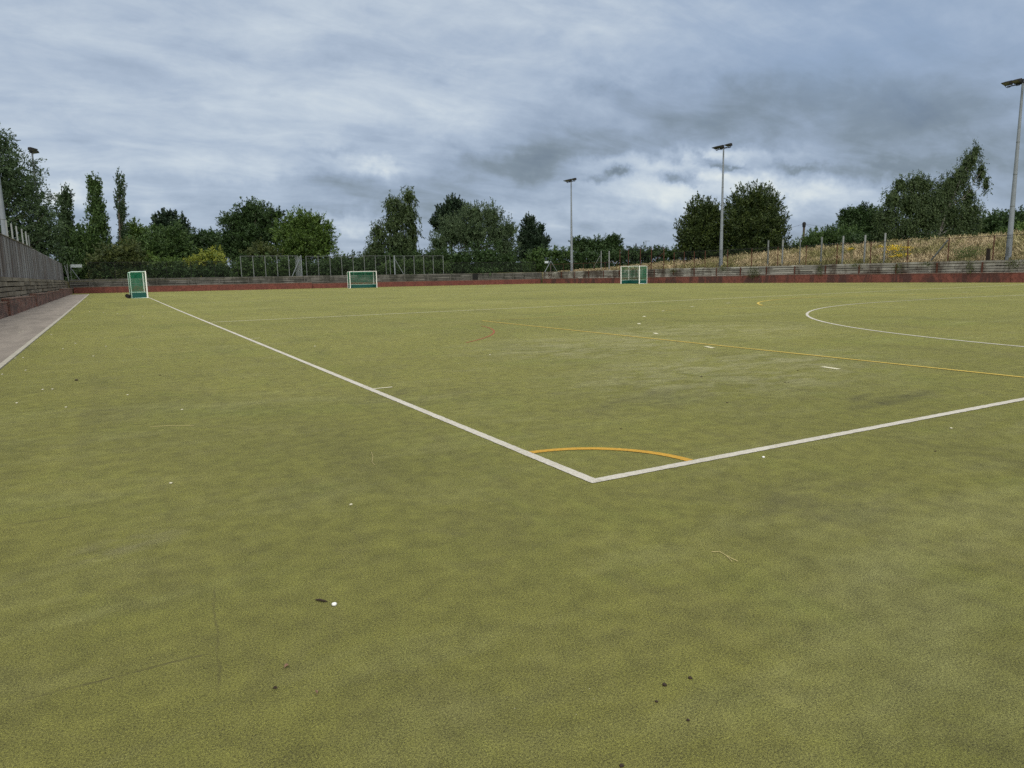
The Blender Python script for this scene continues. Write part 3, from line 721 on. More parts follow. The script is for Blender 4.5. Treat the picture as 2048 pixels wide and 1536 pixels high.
# ------------------------------------------------------------------ floodlight columns
def column(x, y, side, label, H=15.55):
    """side -1: lamps face -x (columns on the right), +1: lamps face +x"""
    z0 = bank(x, y)
    root = empty('floodlight_column', (x, y, z0), label, 'floodlight', 'floodlight columns round the pitch')
    mb = MB(); hs = [0, .02, 1.9, 4.4, 6.9, 9.4, 11.9, H - z0]; rs = [.225, .225, .205, .175, .145, .12, .10, .085]
    mb.tube([(0, 0, a - .2 if i == 0 else a) for i, a in enumerate(hs)], rs, 12); mb.build('pole', m_galv, root)
    for i in (2, 3, 4, 5):
        c = MB(); c.tube([(0, 0, hs[i] - .03), (0, 0, hs[i] + .03)], rs[i] + .012, 12); c.build('joint_band', m_post, root)
    dr = MB(); dr.box(side * .20 - .03, side * .20 + .03, -.09, .09, .45, 1.15); dr.build('access_door', m_post, root)
    t_ = H - z0
    ca = MB(); ca.tube([(0, -1.15, t_ - .02), (0, 1.15, t_ - .02)], .045, 6); ca.tube([(0, 0, t_ - .25), (0, 0, t_ + .32)], .06, 6)
    ca.tube([(0, -.5, t_), (0, .5, t_)], .07, 6); ca.build('crossarm', m_lampb, root)
    for yy in (-.92, .35, 1.05):
        br = MB(); br.tube([(0, -.24, .30), (0, -.24, .02), (0, -.1, -.1), (0, .1, -.1), (0, .24, .02), (0, .24, .30)], .022, 5)
        hd = MB(); s = side; tl = .10
        V = [(s * .62, -.27, .20), (s * .62, .27, .20), (s * .60, -.27, .25), (s * .60, .27, .25),
             (s * -.02, -.27, .06), (s * -.02, .27, .06), (s * .0, -.24, .42), (s * .0, .24, .42),
             (s * -.30, -.18, .16), (s * -.30, .18, .16), (s * -.26, -.15, .40), (s * -.26, .15, .40)]
        hd.add(V, [(2, 3, 7, 6), (0, 1, 3, 2), (0, 2, 6, 4), (1, 5, 7, 3), (4, 6, 10, 8), (5, 9, 11, 7), (6, 7, 11, 10), (8, 10, 11, 9), (4, 8, 9, 5)])
        f = hd.build('lamp', m_lampb, root); f.location = (0, yy, t_); br.build('bracket', m_lampb, f)
        gl = MB(); gl.add([(s * .60, -.25, .198), (s * .60, .25, .198), (s * .0, .25, .065), (s * .0, -.25, .065)], [(0, 1, 2, 3)]); gl.build('lens', m_glass, f)
    return root
column(61.6, 28.15, -1, 'nearest floodlight column on the right, its thick grey pole beside the weeping birch')
column(61.6, 60.0, -1, 'slim grey floodlight column in front of the two big round trees')
column(61.6, 92.1, -1, 'most distant small floodlight column, right of the dark pine')
column(-9.15, 60.0, 1, 'floodlight column cut by the left edge of the photo, behind the board fence')
column(-8.95, 92.1, 1, 'floodlight column whose lamps rise above the big tree at the left')

# ------------------------------------------------------------------ hockey goals
def goal(loc, rz, depth, label, wheels=False):
    root = empty('hockey_goal', loc, label, 'goal', 'hockey goals round the pitch', rz)
    Wd, H = 3.66, 2.14; d = depth
    for x in (-.025, Wd + .025):
        mb = MB(); mb.box(x - .04, x + .04, -.05, .05, 0, H + .05); mb.build('front_post', m_gwhite, root)
    mb = MB(); mb.box(-.065, Wd + .065, -.048, .048, H + .052, H + .12); mb.build('crossbar', m_gwhite, root)
    for x in (0, Wd):
        mb = MB(); mb.tube([(x, .05, H + .07), (x, d - .12, H + .07), (x, d - .03, H + .02), (x, d, H - .1), (x, d, .02), (x, .05, .02)], .028, 8)
        mb.build('side_frame', m_gwhite if not wheels else m_ggwhite, root)
    mb = MB(); mb.tube([(0, d, H - .02), (Wd, d, H - .02)], .025, 8); mb.build('rear_top_rail', m_ggreen, root)
    mb = MB(); mb.tube([(0, d, .02), (Wd, d, .02)], .025, 8); mb.build('rear_base_rail', m_ggreen, root)
    mb = MB(); mb.box(.03, Wd - .03, d - .06, d - .035, .02, .46); bb = mb.build('backboard', m_gboard, root)
    mb = MB(); mb.box(.03, Wd - .03, d - .07, d - .03, .462, .495); mb.build('board_trim', m_ggwhite, bb)
    for x in (.03, Wd - .055):
        mb = MB(); mb.box(x, x + .025, .06, d - .065, .02, .46); s = mb.build('side_board', m_gboard, root)
        mb = MB(); mb.box(x - .004, x + .03, .06, d - .075, .462, .50); mb.build('board_trim', m_ggwhite, s)
    mb = MB()
    mb.add([(0, d - .01, .46), (Wd, d - .01, .46), (Wd, d - .01, H), (0, d - .01, H)], [(0, 1, 2, 3)])
    for x in (.002, Wd - .002): mb.add([(x, .03, .46), (x, d - .01, .46), (x, d - .01, H + .02), (x, .03, H + .06)], [(0, 1, 2, 3)])
    mb.add([(0, .03, H + .065), (Wd, .03, H + .065), (Wd, d - .1, H + .05), (0, d - .1, H + .05)], [(0, 1, 2, 3)])
    mb.build('net', m_net, root)
    if wheels:
        for x in (.25, Wd - .25):
            mb = MB(); mb.tube([(x - .06, d + .22, .17), (x + .06, d + .22, .17)], .17, 14); wh = mb.build('wheel', m_rubber, root)
            mb = MB(); mb.tube([(x - .11, d + .22, .17), (x - .11, d, .30)], .025, 6); mb.build('wheel_bracket', m_rubber, wh)
    return root
m_ggwhite = plain_material('pale_mint_paint', (.50, .66, .58), .45, 0, .2, 5)
goal((CX - 2.03, 91.45, gz(CX, 91.5)), 0, 1.2, 'hockey goal facing the camera in the middle of the far end')
# mouth (-y local) must face +x : rotate +90 deg
goal((-.15, 64.3, gz(0, 64.3)), math.radians(90 + 1.0), 1.18, 'hockey goal seen side on with black wheels, parked on the left sideline', True)
goal((55.2, 71.1, gz(55, 69)), math.radians(-90), 1.25, 'hockey goal seen from an angle near the right side wall')

# ------------------------------------------------------------------ litter on the turf
def rock(name, p, r, mat, label, cat, group=None, flat=.7, seed=0):
    rr = random.Random(seed); mb = MB(); n = 7; V = [(0, 0, r * flat)]
    for j, (ph, k) in enumerate(((.75, .72), (.1, 1.0), (-.5, .6))):
        for i in range(n):
            a = 2 * math.pi * i / n + j * .3; q = r * k * rr.uniform(.8, 1.15)
            V.append((q * math.cos(a), q * math.sin(a), r * flat * ph + (0 if j else rr.uniform(-.1, .1) * r)))
    F = [(0, 1 + i, 1 + (i + 1) % n) for i in range(n)]
    for j in range(2):
        for i in range(n): F.append((1 + j * n + i, 1 + (j + 1) * n + i, 1 + (j + 1) * n + (i + 1) % n, 1 + j * n + (i + 1) % n))
    mb.add(V, F, .5, True); o = mb.build(name, mat); o.location = (p.x, p.y, gz(p.x, p.y) + r * flat * .45); o.rotation_euler = (0, 0, rr.uniform(0, 6))
    return tag(o, label, cat, group)
rock('pebble', ground_px(669, 1211), .013, m_pebble, 'smooth round white pebble beside the dark twig', 'pebble', None, .8, 3)
rock('pebble', ground_px(1527, 916), .013, m_pebble, 'small white pebble below the near white line, right of the yellow corner arc', 'pebble', None, .8, 5)
a, b = ground_px(631, 1202), ground_px(655, 1205)
mb = MB(); dv = (b - a)
mb.tube([a + Vector((0, 0, .006)), a + dv * .35 + Vector((0, .002, .008)), a + dv * .7 + Vector((0, -.002, .007)), b + Vector((0, 0, .005))], [.003, .0058, .005, .002], 6)
tag(mb.build('twig', m_twig), 'short dark broken twig beside the round white pebble', 'twig')
def stem(pts, label):
    mb = MB(); P = [ground_px(*q) + Vector((0, 0, .004 + .004 * (i % 2))) for i, q in enumerate(pts)]
    mb.tube(P, .0018, 4); return mb
mb = stem([(1423, 1105), (1440, 1106), (1452, 1112), (1464, 1126)], ''); m3 = stem([(1452, 1112), (1462, 1119), (1476, 1124)], '')
mb.add(m3.v, m3.f); tag(mb.build('dry_stem', m_straw), 'pale forked dry grass stem lying right of centre on the near turf', 'stem')
mb = stem([(743, 905), (746, 915), (744, 925), (750, 932)], ''); tag(mb.build('dry_stem', m_straw), 'thin curved dry stem on the turf left of the white line', 'stem')
mb = stem([(300, 855), (330, 853), (388, 852)], ''); tag(mb.build('dry_stem', m_straw), 'long straight pale straw on the left part of the turf', 'stem')
def leaf(px, py, s, mat, label, seed):
    rr = random.Random(seed); p = ground_px(px, py); mb = MB()
    V = [(-s, 0, .004), (-s * .4, s * .5, .009), (s * .4, s * .42, .012), (s, 0, .006), (s * .4, -s * .45, .005), (-s * .4, -s * .5, .010), (0, 0, .003)]
    mb.add(V, [(0, 1, 6), (1, 2, 6), (2, 3, 6), (3, 4, 6), (4, 5, 6), (5, 0, 6)], .5)
    mb.add([(-s * 1.5, .0006, .004), (-s, .001, .004), (-s, -.001, .004)], [(0, 1, 2)])
    o = mb.build('dead_leaf', mat); o.location = (p.x, p.y, .002); o.rotation_euler = (0, 0, rr.uniform(0, 6)); return tag(o, label, 'leaf', 'dead leaves on the near turf')
leaf(573, 1335, .012, m_leafd, 'small pinkish dead leaf below the twig, the upper one of the left three', 1)
leaf(550, 1380, .010, m_twig, 'small dark curled dead leaf, the lowest left of three near the bottom left', 2)
leaf(634, 1387, .010, m_leafd, 'small pinkish dead leaf right of the dark curled one', 3)
for k, (px, py, r, lab) in enumerate([(1329, 1371, 0.0094, 'larger dark brown crumb of earth near the bottom right'), (1380, 1357, 0.0086, 'dark crumbly clod uppermost in the group at the bottom right'), (1313, 1404, 0.0062, 'small black oval crumb below the larger dark one'),
                                (1376, 1441, 0.0062, 'small black crumb lowest in the bottom right group'), (1243, 1533, 0.0078, 'dark crumb cut by the bottom edge of the photo')]):
    rock('earth_clod', ground_px(px, py), r, m_twig, lab, 'clod', 'dark clods at the bottom of the view', .6, 20 + k)
for k, (px, py) in enumerate([(1242, 858), (1595, 741), (1403, 754), (1871, 903), (1454, 806), (153, 761), (242, 702), (399, 724), (320, 751), (1577, 766), (1570, 765)]):
    rock('dark_debris', ground_px(px, py), .010 + .0035 * (k % 3) + (.03 if k == 5 else 0) * .4, m_twig, 'tiny dark scrap of debris scattered on the turf', 'debris', 'tiny dark scraps of debris on the turf', .5, 40 + k)
W8 = [(580, 322), (422, 450), (515, 568), (617, 522), (190, 640), (125, 643), (210, 742), (18, 775), (430, 897), (350, 900), (1045, 943), (138, 1010), (1492, 1064), (540, 1045), (765, 625), (735, 262), (712, 190), (963, 278), (1170, 300), (848, 270), (187, 422), (475, 287), (160, 432), (868, 545)]
pts_ = [(a / 4.096, 560 + b / 4.096) for a, b in W8] + [(342, 967), (702, 1010), (980, 710), (1902, 857), (630, 693)]
for k, (px, py) in enumerate(pts_):
    p = ground_px(px, py); dd = (p - CAM).length
    rock('stone_chip', p, min(.009 + .0007 * dd, .032), m_chip, 'tiny pale stone chip scattered on the turf and path', 'stone', 'pale stone chips scattered on the turf', .5, 60 + k)

# ------------------------------------------------------------------ vegetation
M_FOL = {
    'dark': foliage_material('dark_leaves', (.014, .034, .010), (.052, .098, .026)),
    'mid': foliage_material('mid_leaves', (.020, .048, .013), (.082, .140, .034)),
    'bright': foliage_material('bright_leaves', (.028, .060, .012), (.108, .175, .030)),
    'yellow': foliage_material('yellow_leaves', (.070, .110, .016), (.300, .320, .045)),
    'ash': foliage_material('ash_leaves', (.020, .042, .018), (.080, .128, .052)),
    'birch': foliage_material('birch_leaves', (.018, .038, .012), (.075, .112, .036)),
    'pine': foliage_material('pine_needles', (.007, .020, .010), (.030, .058, .024), trans=.08),
    'willow': foliage_material('willow_leaves', (.020, .044, .016), (.100, .145, .066)),
    'rusty': foliage_material('reddish_leaves', (.024, .042, .012), (.095, .115, .030)),
    'hornbeam': foliage_material('hornbeam_leaves', (.008, .024, .007), (.080, .112, .024)),
}
def leaves(C, leaf, rng, outward=None, aspect=.55, up=.5, along=None):
    n = len(C)
    nr = rng.normal(size=(n, 3)); nr /= np.linalg.norm(nr, axis=1)[:, None]
    if outward is not None: nr = nr * .75 + outward * .5 + np.array([0, 0, up])
    nr /= np.linalg.norm(nr, axis=1)[:, None]
    if along is None: a = np.cross(nr, rng.normal(size=(n, 3)))
    else:
        a = along + rng.normal(0, .45, (n, 3)); nr = nr - a * ((nr * a).sum(1) / (a * a).sum(1))[:, None]; nr /= np.linalg.norm(nr, axis=1)[:, None] + 1e-9
    a /= np.linalg.norm(a, axis=1)[:, None]
    b = np.cross(nr, a)
    s = (leaf * rng.uniform(.55, 1.3, n))[:, None]
    return np.stack([C - a * s, C - b * s * aspect, C + a * s, C + b * s * aspect], 1).reshape(-1, 3)
def lobes_from_px(L, dep, squash=.85):
    out = []
    for l in L:
        px, py, rx, ry = l[:4]
        if dep < 0: c = at_y(px, py, -dep)          # tree line parallel to the far wall
        else: c = at_depth(px, py, dep)
        k = (c - CAM).dot(FW) / FPX
        out.append((c.x, c.y, c.z, rx * k, rx * k * squash, ry * k))
    return out
def crown(name, lobes, n, leaf, mat, parent, seed, style='broad', clump=None, csz=None, shell=.75, core=1.0):
    rng = np.random.default_rng(seed); n = int(n * 1.75); leaf = leaf * .86
    Lb = np.array(lobes); vol = (Lb[:, 3] * Lb[:, 4] * Lb[:, 5]) ** (2 / 3)
    K = {'broad': 20, 'birch': 22, 'pine': 24, 'poplar': 18, 'spiky': 18}[style] if clump is None else clump
    nc = max(8, n // K)
    li = rng.choice(len(Lb), nc, p=vol / vol.sum())
    dr = rng.normal(size=(nc, 3)); dr /= np.linalg.norm(dr, axis=1)[:, None]
    r = np.where(rng.random(nc) < shell, 1 - np.abs(rng.normal(0, .16, nc)), rng.random(nc) ** .5)
    ph = rng.uniform(0, 6.28, (len(Lb), 3))
    wob = 1 + .13 * np.sin(dr[:, 0] * 5 + ph[li, 0]) + .13 * np.sin(dr[:, 2] * 6 + ph[li, 1]) + .10 * np.sin(dr[:, 1] * 7 + ph[li, 2])
    cc = Lb[li, :3] + dr * Lb[li, 3:] * (r * wob)[:, None]
    if csz is None: csz = np.median(Lb[:, 3]) * .17
    tint_c = np.clip(rng.normal(.42, .27, nc), 0, 1)
    ci = np.repeat(np.arange(nc), K)
    g = np.clip(rng.normal(size=(len(ci), 3)), -1.7, 1.7) * csz * rng.uniform(.6, 1.2, nc)[ci][:, None]
    # every clump is a spray: leaves strung along a twig that points outward / up / down by kind
    base = {'broad': (.9, .25), 'birch': (.25, -1.0), 'pine': (.75, .85), 'poplar': (.35, 1.0), 'spiky': (.9, .55)}[style]
    ax = dr * base[0] + np.array([0, 0, base[1]]) + rng.normal(0, .35, (nc, 3)); ax /= np.linalg.norm(ax, axis=1)[:, None]
    ln = {'broad': 1.7, 'birch': 3.0, 'pine': 1.5, 'poplar': 2.3, 'spiky': 2.0}[style] * rng.uniform(.6, 1.3, nc)
    q = rng.uniform(-.55, 1.0, len(ci)); thin = (1.05 - .7 * np.clip(q, 0, 1))[:, None]
    wid = {'broad': .50, 'birch': .26, 'pine': .34, 'poplar': .30, 'spiky': .36}[style]
    C = cc[ci] + ax[ci] * (q * ln[ci] * csz)[:, None] + g * wid * thin
    V = leaves(C, leaf, rng, dr[ci], up={'broad': .55, 'birch': .1, 'pine': .3, 'poplar': .2, 'spiky': .5}[style], along=ax[ci], aspect=.45)
    # oversized unseen leaves added inside the crown to block light
    ni = int(core * n * .10)
    if ni:
        l2 = rng.choice(len(Lb), ni, p=vol / vol.sum()); d2 = rng.normal(size=(ni, 3)); d2 /= np.linalg.norm(d2, axis=1)[:, None]
        C2 = Lb[l2, :3] + d2 * Lb[l2, 3:] * (.62 * rng.random(ni) ** .4)[:, None]
        V = np.concatenate([V, leaves(C2, leaf * 2.6, rng, aspect=.7)]); C = np.concatenate([C, C2]); ci = np.concatenate([ci, rng.integers(0, nc, ni)])
    nf = len(C); F = np.arange(nf * 4).reshape(-1, 4)
    ti = np.clip(tint_c[ci] + rng.normal(0, .16, nf), 0, 1)
    me = np_mesh(name, V - np.array(parent.location)[None, :] if parent is not None else V, F, ti)
    return link_mesh(name, me, mat, parent)
NTREE = 0
def tree(name, label, cat, kind, L, dep, n, leaf, style='broad', group=None, trunk=(.22, None), bark=None, limbs=True, csz=None, shell=.75, clump=None, base=None, sparse_limbs=0, core=1.0):
    global NTREE; NTREE += 1
    lb = lobes_from_px(L, dep)
    if cat in ('hedge', 'bush'):
        lb = lb + [(x, y, bank(x, y) + .55, rx, ry, .95) for (x, y, z, rx, ry, rz) in lb]
    A = np.array(lb); cx, cy = np.average(A[:, 0], weights=A[:, 3]), np.average(A[:, 1], weights=A[:, 3])
    if base is not None: q = at_depth(base, 560, dep) if dep > 0 else at_y(base, 560, -dep); cx, cy = q.x, q.y
    z0 = bank(cx, cy)
    root = empty(name, (cx, cy, z0), label, cat, group)
    crown('crown', lb, n, leaf, M_FOL[kind], root, 100 + NTREE, style, clump, csz, shell, core)
    rr = random.Random(NTREE); tr = MB(); top = max(lb, key=lambda q: q[2])
    r0 = trunk[0]; tz = (top[2]) - z0
    P = []; n_ = 6
    for i in range(n_ + 1):
        f = i / n_; P.append(((top[0] - cx) * f ** 1.6 + rr.uniform(-.12, .12) * (0 < i < n_), (top[1] - cy) * f ** 1.6, -.3 + (tz + .3) * f))
    tr.tube(P, [r0 * (1 - .85 * i / n_) for i in range(n_ + 1)], 7)
    if limbs:
        for (x, y, z, rx, ry, rz) in lb:
            for q in range(1 + sparse_limbs):
                e = Vector((x - cx + rr.uniform(-.5, .5) * rx, y - cy + rr.uniform(-.5, .5) * ry, z - z0 + rz * rr.uniform(-.1, .65)))
                f = rr.uniform(.18, .5); s = Vector((P[2])) * (1 - f) + Vector(P[4]) * f if e.z > P[3][2] else Vector(P[1])
                m_ = (s + e) / 2 + Vector((0, 0, -.12 * (e - s).length))
                if (e - s).length > .4: tr.tube([s, m_, e], [r0 * .42, r0 * .26, r0 * .07], 5)
    tr.build('trunk', bark or m_bark, root)
    return root

T = 'trees beyond the walls'
# --- left side
tree('ash_tree', 'big spreading ash tree at the left edge, above the board fence', 'tree', 'ash',
     [(-70, 345, 110, 75), (0, 350, 72, 66), (52, 390, 46, 46), (-20, 430, 90, 60), (84, 436, 36, 44), (50, 465, 56, 44), (-10, 285, 40, 32), (70, 500, 46, 32), (20, 515, 50, 34), (95, 478, 26, 34)], 77, 30000, .15, trunk=(.38, 0), csz=.42, shell=.55, sparse_limbs=2, core=.35, base=-30, group=T)
tree('poplar_tree', 'narrow dark poplar tucked against the right side of the big ash', 'tree', 'ash',
     [(134, 400, 9, 24), (131, 440, 15, 40), (128, 490, 22, 40)], 104, 4200, .20, 'poplar', csz=.45, trunk=(.2, 0), group=T)
tree('poplar_tree', 'poplar with two pointed tops rising from broad leafy skirts', 'tree', 'mid',
     [(185, 372, 8, 20), (196, 378, 7, 22), (192, 410, 15, 26), (196, 450, 20, 34), (185, 490, 30, 36), (170, 520, 30, 26), (205, 520, 16, 30), (158, 480, 14, 22)], 104, 9500, .20, 'poplar', csz=.42, trunk=(.28, 0), group=T)
tree('poplar_tree', 'thin sparse poplar with bare lower stem, standing alone against the sky', 'tree', 'ash',
     [(238, 366, 5.5, 20), (248, 366, 3, 14), (241, 395, 8, 22), (243, 425, 8, 22), (233, 407, 3, 14), (246, 455, 7, 24), (245, 480, 8, 14)], 108, 3600, .15, 'poplar', csz=.30, trunk=(.30, 0), shell=.4, core=0, group=T, base=247)
tree('bush', 'dark shrub mass under the poplars behind the far left sign', 'bush', 'dark', [(120, 540, 30, 24), (160, 530, 34, 22), (200, 545, 34, 22), (240, 535, 34, 22), (150, 500, 30, 26), (215, 510, 30, 24)], 104, 11000, .20, limbs=False, csz=.45, group=T)
tree('bush', 'brownish green shrub in front of the poplars, spreading toward the thin poplar', 'bush', 'rusty', [(225, 512, 32, 18), (255, 500, 30, 16), (195, 530, 26, 14), (270, 522, 30, 16)], 102, 5500, .18, limbs=False, csz=.4, group=T)
tree('small_tree', 'small leafy tree just right of the thin poplar', 'tree', 'bright', [(268, 458, 11, 16), (280, 470, 16, 16), (262, 480, 14, 16)], 118, 3200, .2, csz=.4, group=T)
tree('bush', 'round dark green bush below the small leafy tree', 'bush', 'mid', [(280, 495, 36, 26), (310, 498, 34, 24), (250, 505, 24, 20)], 108, 7000, .19, limbs=False, csz=.4, group=T)
tree('pine_tree', 'dark pine with twin tops behind the leafy bush on the left', 'tree', 'pine', [(338, 436, 17, 17), (322, 450, 18, 18), (345, 458, 26, 22), (368, 452, 9, 22), (374, 474, 12, 18), (340, 490, 34, 26)], 122, 8000, .24, 'pine', csz=.42, group=T)
tree('small_tree', 'rounded green tree in front of the twin topped pine', 'tree', 'mid', [(318, 480, 22, 26), (350, 478, 26, 32), (345, 512, 38, 26), (362, 500, 22, 26)], 110, 8500, .19, csz=.42, group=T)
tree('small_tree', 'low dense tree filling the gap between the pine and the big beech', 'tree', 'dark', [(400, 478, 18, 18), (425, 476, 20, 16), (390, 500, 22, 20), (430, 500, 28, 22), (410, 520, 36, 18)], 118, 7000, .2, csz=.42, group=T)
tree('beech_tree', 'large dark beech with a domed top and reaching branches on the left', 'tree', 'dark',
     [(503, 425, 28, 28), (478, 445, 32, 26), (525, 440, 28, 26), (455, 440, 13, 9), (462, 480, 28, 28), (505, 480, 45, 36), (545, 465, 28, 32), (470, 505, 30, 22), (520, 510, 50, 22), (555, 430, 14, 10)], 112, 17000, .20, csz=.45, trunk=(.4, 0), sparse_limbs=1, group=T)
tree('maple_tree', 'bright green broad tree sloping down to the right, beside the dark beech', 'tree', 'bright',
     [(600, 448, 26, 26), (628, 448, 20, 22), (575, 465, 26, 30), (615, 480, 44, 32), (645, 478, 24, 22), (640, 498, 32, 20), (590, 505, 44, 22), (655, 455, 10, 8)], 108, 14500, .20, csz=.45, trunk=(.35, 0), sparse_limbs=1, group=T)
tree('bush', 'yellow green flowering shrub with the brightest leaves, above the hedge', 'bush', 'yellow', [(425, 512, 22, 16), (405, 520, 26, 12), (440, 524, 20, 11), (385, 527, 20, 10)], 103, 4600, .16, limbs=False, csz=.35, group=T)
tree('bush', 'yellow green low shrub above the hedge behind the parked goal', 'bush', 'bright', [(290, 522, 22, 12), (315, 528, 30, 12), (345, 528, 26, 12), (268, 530, 20, 12), (300, 512, 9, 9)], 103, 5000, .16, limbs=False, csz=.35, group=T)
tree('bush', 'small reddish brown bush in front of the big beech', 'bush', 'rusty', [(522, 500, 22, 14), (540, 508, 20, 12), (505, 508, 16, 10)], 105, 3000, .17, limbs=False, csz=.36, group=T)
tree('hedge', 'dense dark hedge behind the low fence at the far left', 'hedge', 'dark', [(x, 546, 22, 17) for x in range(165, 480, 26)], 102, 15000, .17, limbs=False, csz=.36, trunk=(.08, 0), group=T)
tree('hedge', 'green leafy hedge behind the closely posted fence left of the far goal', 'hedge', 'mid', [(x, 538, 20, 22) for x in range(485, 600, 20)], -102, 8500, .17, limbs=False, csz=.36, trunk=(.08, 0), group=T)
tree('hedge', 'very dark shrubs behind the fence at the far goal', 'hedge', 'dark', [(x, 540, 22, 18) for x in range(605, 740, 22)], -102.3, 8500, .18, limbs=False, csz=.38, trunk=(.08, 0), group=T)
tree('hedge', 'distant low hedge showing between the bright tree and the tall birch', 'hedge', 'mid', [(x, 524, 22, 15) for x in range(655, 790, 18)], -116, 6000, .2, limbs=False, csz=.42, trunk=(.08, 0), group=T)
tree('birch_tree', 'tall birch with two uneven leafy tops and hanging twigs, right of the far goal', 'tree', 'birch',
     [(818, 394, 15, 20), (786, 412, 20, 22), (812, 430, 27, 30), (785, 450, 24, 32), (825, 465, 16, 32), (757, 465, 18, 22), (795, 490, 36, 34), (752, 500, 24, 26), (820, 500, 20, 26), (742, 515, 18, 14)], -106, 15000, .16, 'birch', csz=.36, bark=m_birchb, trunk=(.20, 0), sparse_limbs=0, shell=.6, core=.8, group=T)
tree('hedge', 'green shrubs behind the braced fence between the birch and the willow', 'hedge', 'mid', [(x, 535, 18, 14) for x in range(775, 900, 18)] + [(830, 526, 20, 11)], -101.3, 7000, .16, limbs=False, csz=.34, trunk=(.08, 0), group=T)
tree('hedge', 'deep dark undergrowth between the trunks of the birch and the willow', 'hedge', 'dark', [(x, 517, 20, 15) for x in range(775, 900, 20)], -104.5, 6000, .19, limbs=False, csz=.4, trunk=(.08, 0), group=T)
tree('pine_tree', 'dark pine top poking out left of the silvery willow', 'tree', 'pine', [(905, 408, 17, 14), (890, 425, 20, 16), (918, 425, 22, 20), (875, 445, 16, 16), (905, 455, 36, 28)], -114, 8000, .22, 'pine', csz=.42, group=T)
tree('willow_tree', 'broad silvery green willow with fine upright twigs and a dark base', 'tree', 'willow',
     [(948, 432, 28, 26), (982, 436, 24, 28), (905, 465, 32, 32), (945, 470, 46, 40), (995, 470, 30, 34), (1018, 462, 18, 22), (880, 488, 24, 22), (1010, 498, 28, 28), (872, 505, 16, 10)], -106.5, 19000, .15, 'poplar', csz=.42, trunk=(.3, 0), sparse_limbs=1, group=T)
tree('bush', 'black green undergrowth at the foot of the willow', 'bush', 'dark', [(920, 520, 40, 24), (970, 515, 46, 30), (1010, 525, 36, 22), (950, 540, 60, 14), (880, 535, 26, 16)], -103, 13000, .18, limbs=False, csz=.4, group=T)
tree('pine_tree', 'dense dark pine of cone shape standing alone left of the distant floodlight', 'tree', 'pine',
     [(1059, 446, 13, 14), (1061, 465, 22, 18), (1063, 487, 28, 20), (1082, 456, 8, 8), (1085, 488, 16, 14), (1048, 478, 14, 12), (1060, 508, 32, 20)], -109, 12500, .20, 'pine', csz=.42, shell=.85, trunk=(.25, 0), group=T)
tree('hedge', 'bright green topped hedge between the pine and the distant floodlight', 'hedge', 'mid', [(1070, 512, 18, 14), (1090, 508, 20, 14), (1112, 508, 20, 14), (1136, 510, 20, 14), (1080, 528, 28, 16), (1120, 528, 32, 16), (1050, 535, 20, 14), (1028, 535, 24, 16)], -103.5, 11000, .17, limbs=False, csz=.36, trunk=(.08, 0), group=T)
# --- right side
tree('hedge', 'dark hedge behind the pale poles and low rusty fence', 'hedge', 'dark', [(1160, 516, 20, 16), (1185, 512, 22, 16), (1212, 514, 22, 16), (1240, 516, 22, 14), (1160, 532, 22, 10), (1195, 530, 24, 12), (1270, 514, 22, 12)], 126, 9500, .18, limbs=False, csz=.38, trunk=(.08, 0), group=T)
tree('small_tree', 'distant round topped tree right of the farthest floodlight', 'tree', 'dark', [(1158, 492, 14, 14), (1178, 493, 16, 14), (1195, 492, 13, 14)], 145, 4200, .24, csz=.5, group=T)
tree('small_tree', 'distant square shaped tree, the next one to the right', 'tree', 'dark', [(1215, 489, 11, 15), (1230, 487, 12, 15), (1222, 500, 20, 12)], 145, 3800, .24, csz=.5, group=T)
tree('hedge', 'far low scrub under the aerial left of the big round trees', 'hedge', 'dark', [(x, 510 - (x % 3) * 2, 20, 11) for x in range(1262, 1372, 17)], 125, 7000, .2, limbs=False, csz=.4, trunk=(.08, 0), group=T)
tree('hornbeam_tree', 'smaller of the two dense round trees, left of the slim floodlight', 'tree', 'hornbeam',
     [(1400, 432, 32, 32), (1425, 430, 26, 26), (1395, 462, 38, 34), (1425, 470, 34, 32), (1392, 485, 40, 28), (1430, 495, 30, 22), (1380, 502, 26, 14), (1415, 508, 40, 12)], 98, 22000, .17, 'spiky', csz=.36, shell=.9, trunk=(.35, 0), group=T)
tree('hornbeam_tree', 'larger dense round tree right of the slim floodlight', 'tree', 'hornbeam',
     [(1508, 408, 44, 34), (1480, 432, 34, 36), (1535, 428, 32, 36), (1505, 455, 58, 44), (1548, 470, 26, 34), (1478, 475, 36, 34), (1515, 488, 56, 24), (1480, 502, 44, 14), (1550, 500, 36, 14)], 96, 30000, .17, 'spiky', csz=.38, shell=.9, trunk=(.4, 0), group=T)
tree('bush', 'low dark green scrub beyond the grass, below the telegraph pole', 'bush', 'mid', [(1620, 482, 20, 14), (1645, 475, 24, 17), (1675, 474, 26, 19), (1705, 478, 24, 18), (1600, 492, 14, 8)], 92, 9500, .15, 'poplar', limbs=False, csz=.32, group=T)
tree('oak_tree', 'dark round tree between the low scrub and the weeping birch', 'tree', 'dark', [(1697, 438, 20, 20), (1725, 434, 26, 22), (1750, 445, 24, 28), (1715, 458, 34, 24), (1745, 475, 26, 20)], 100, 11500, .19, csz=.40, shell=.85, group=T)
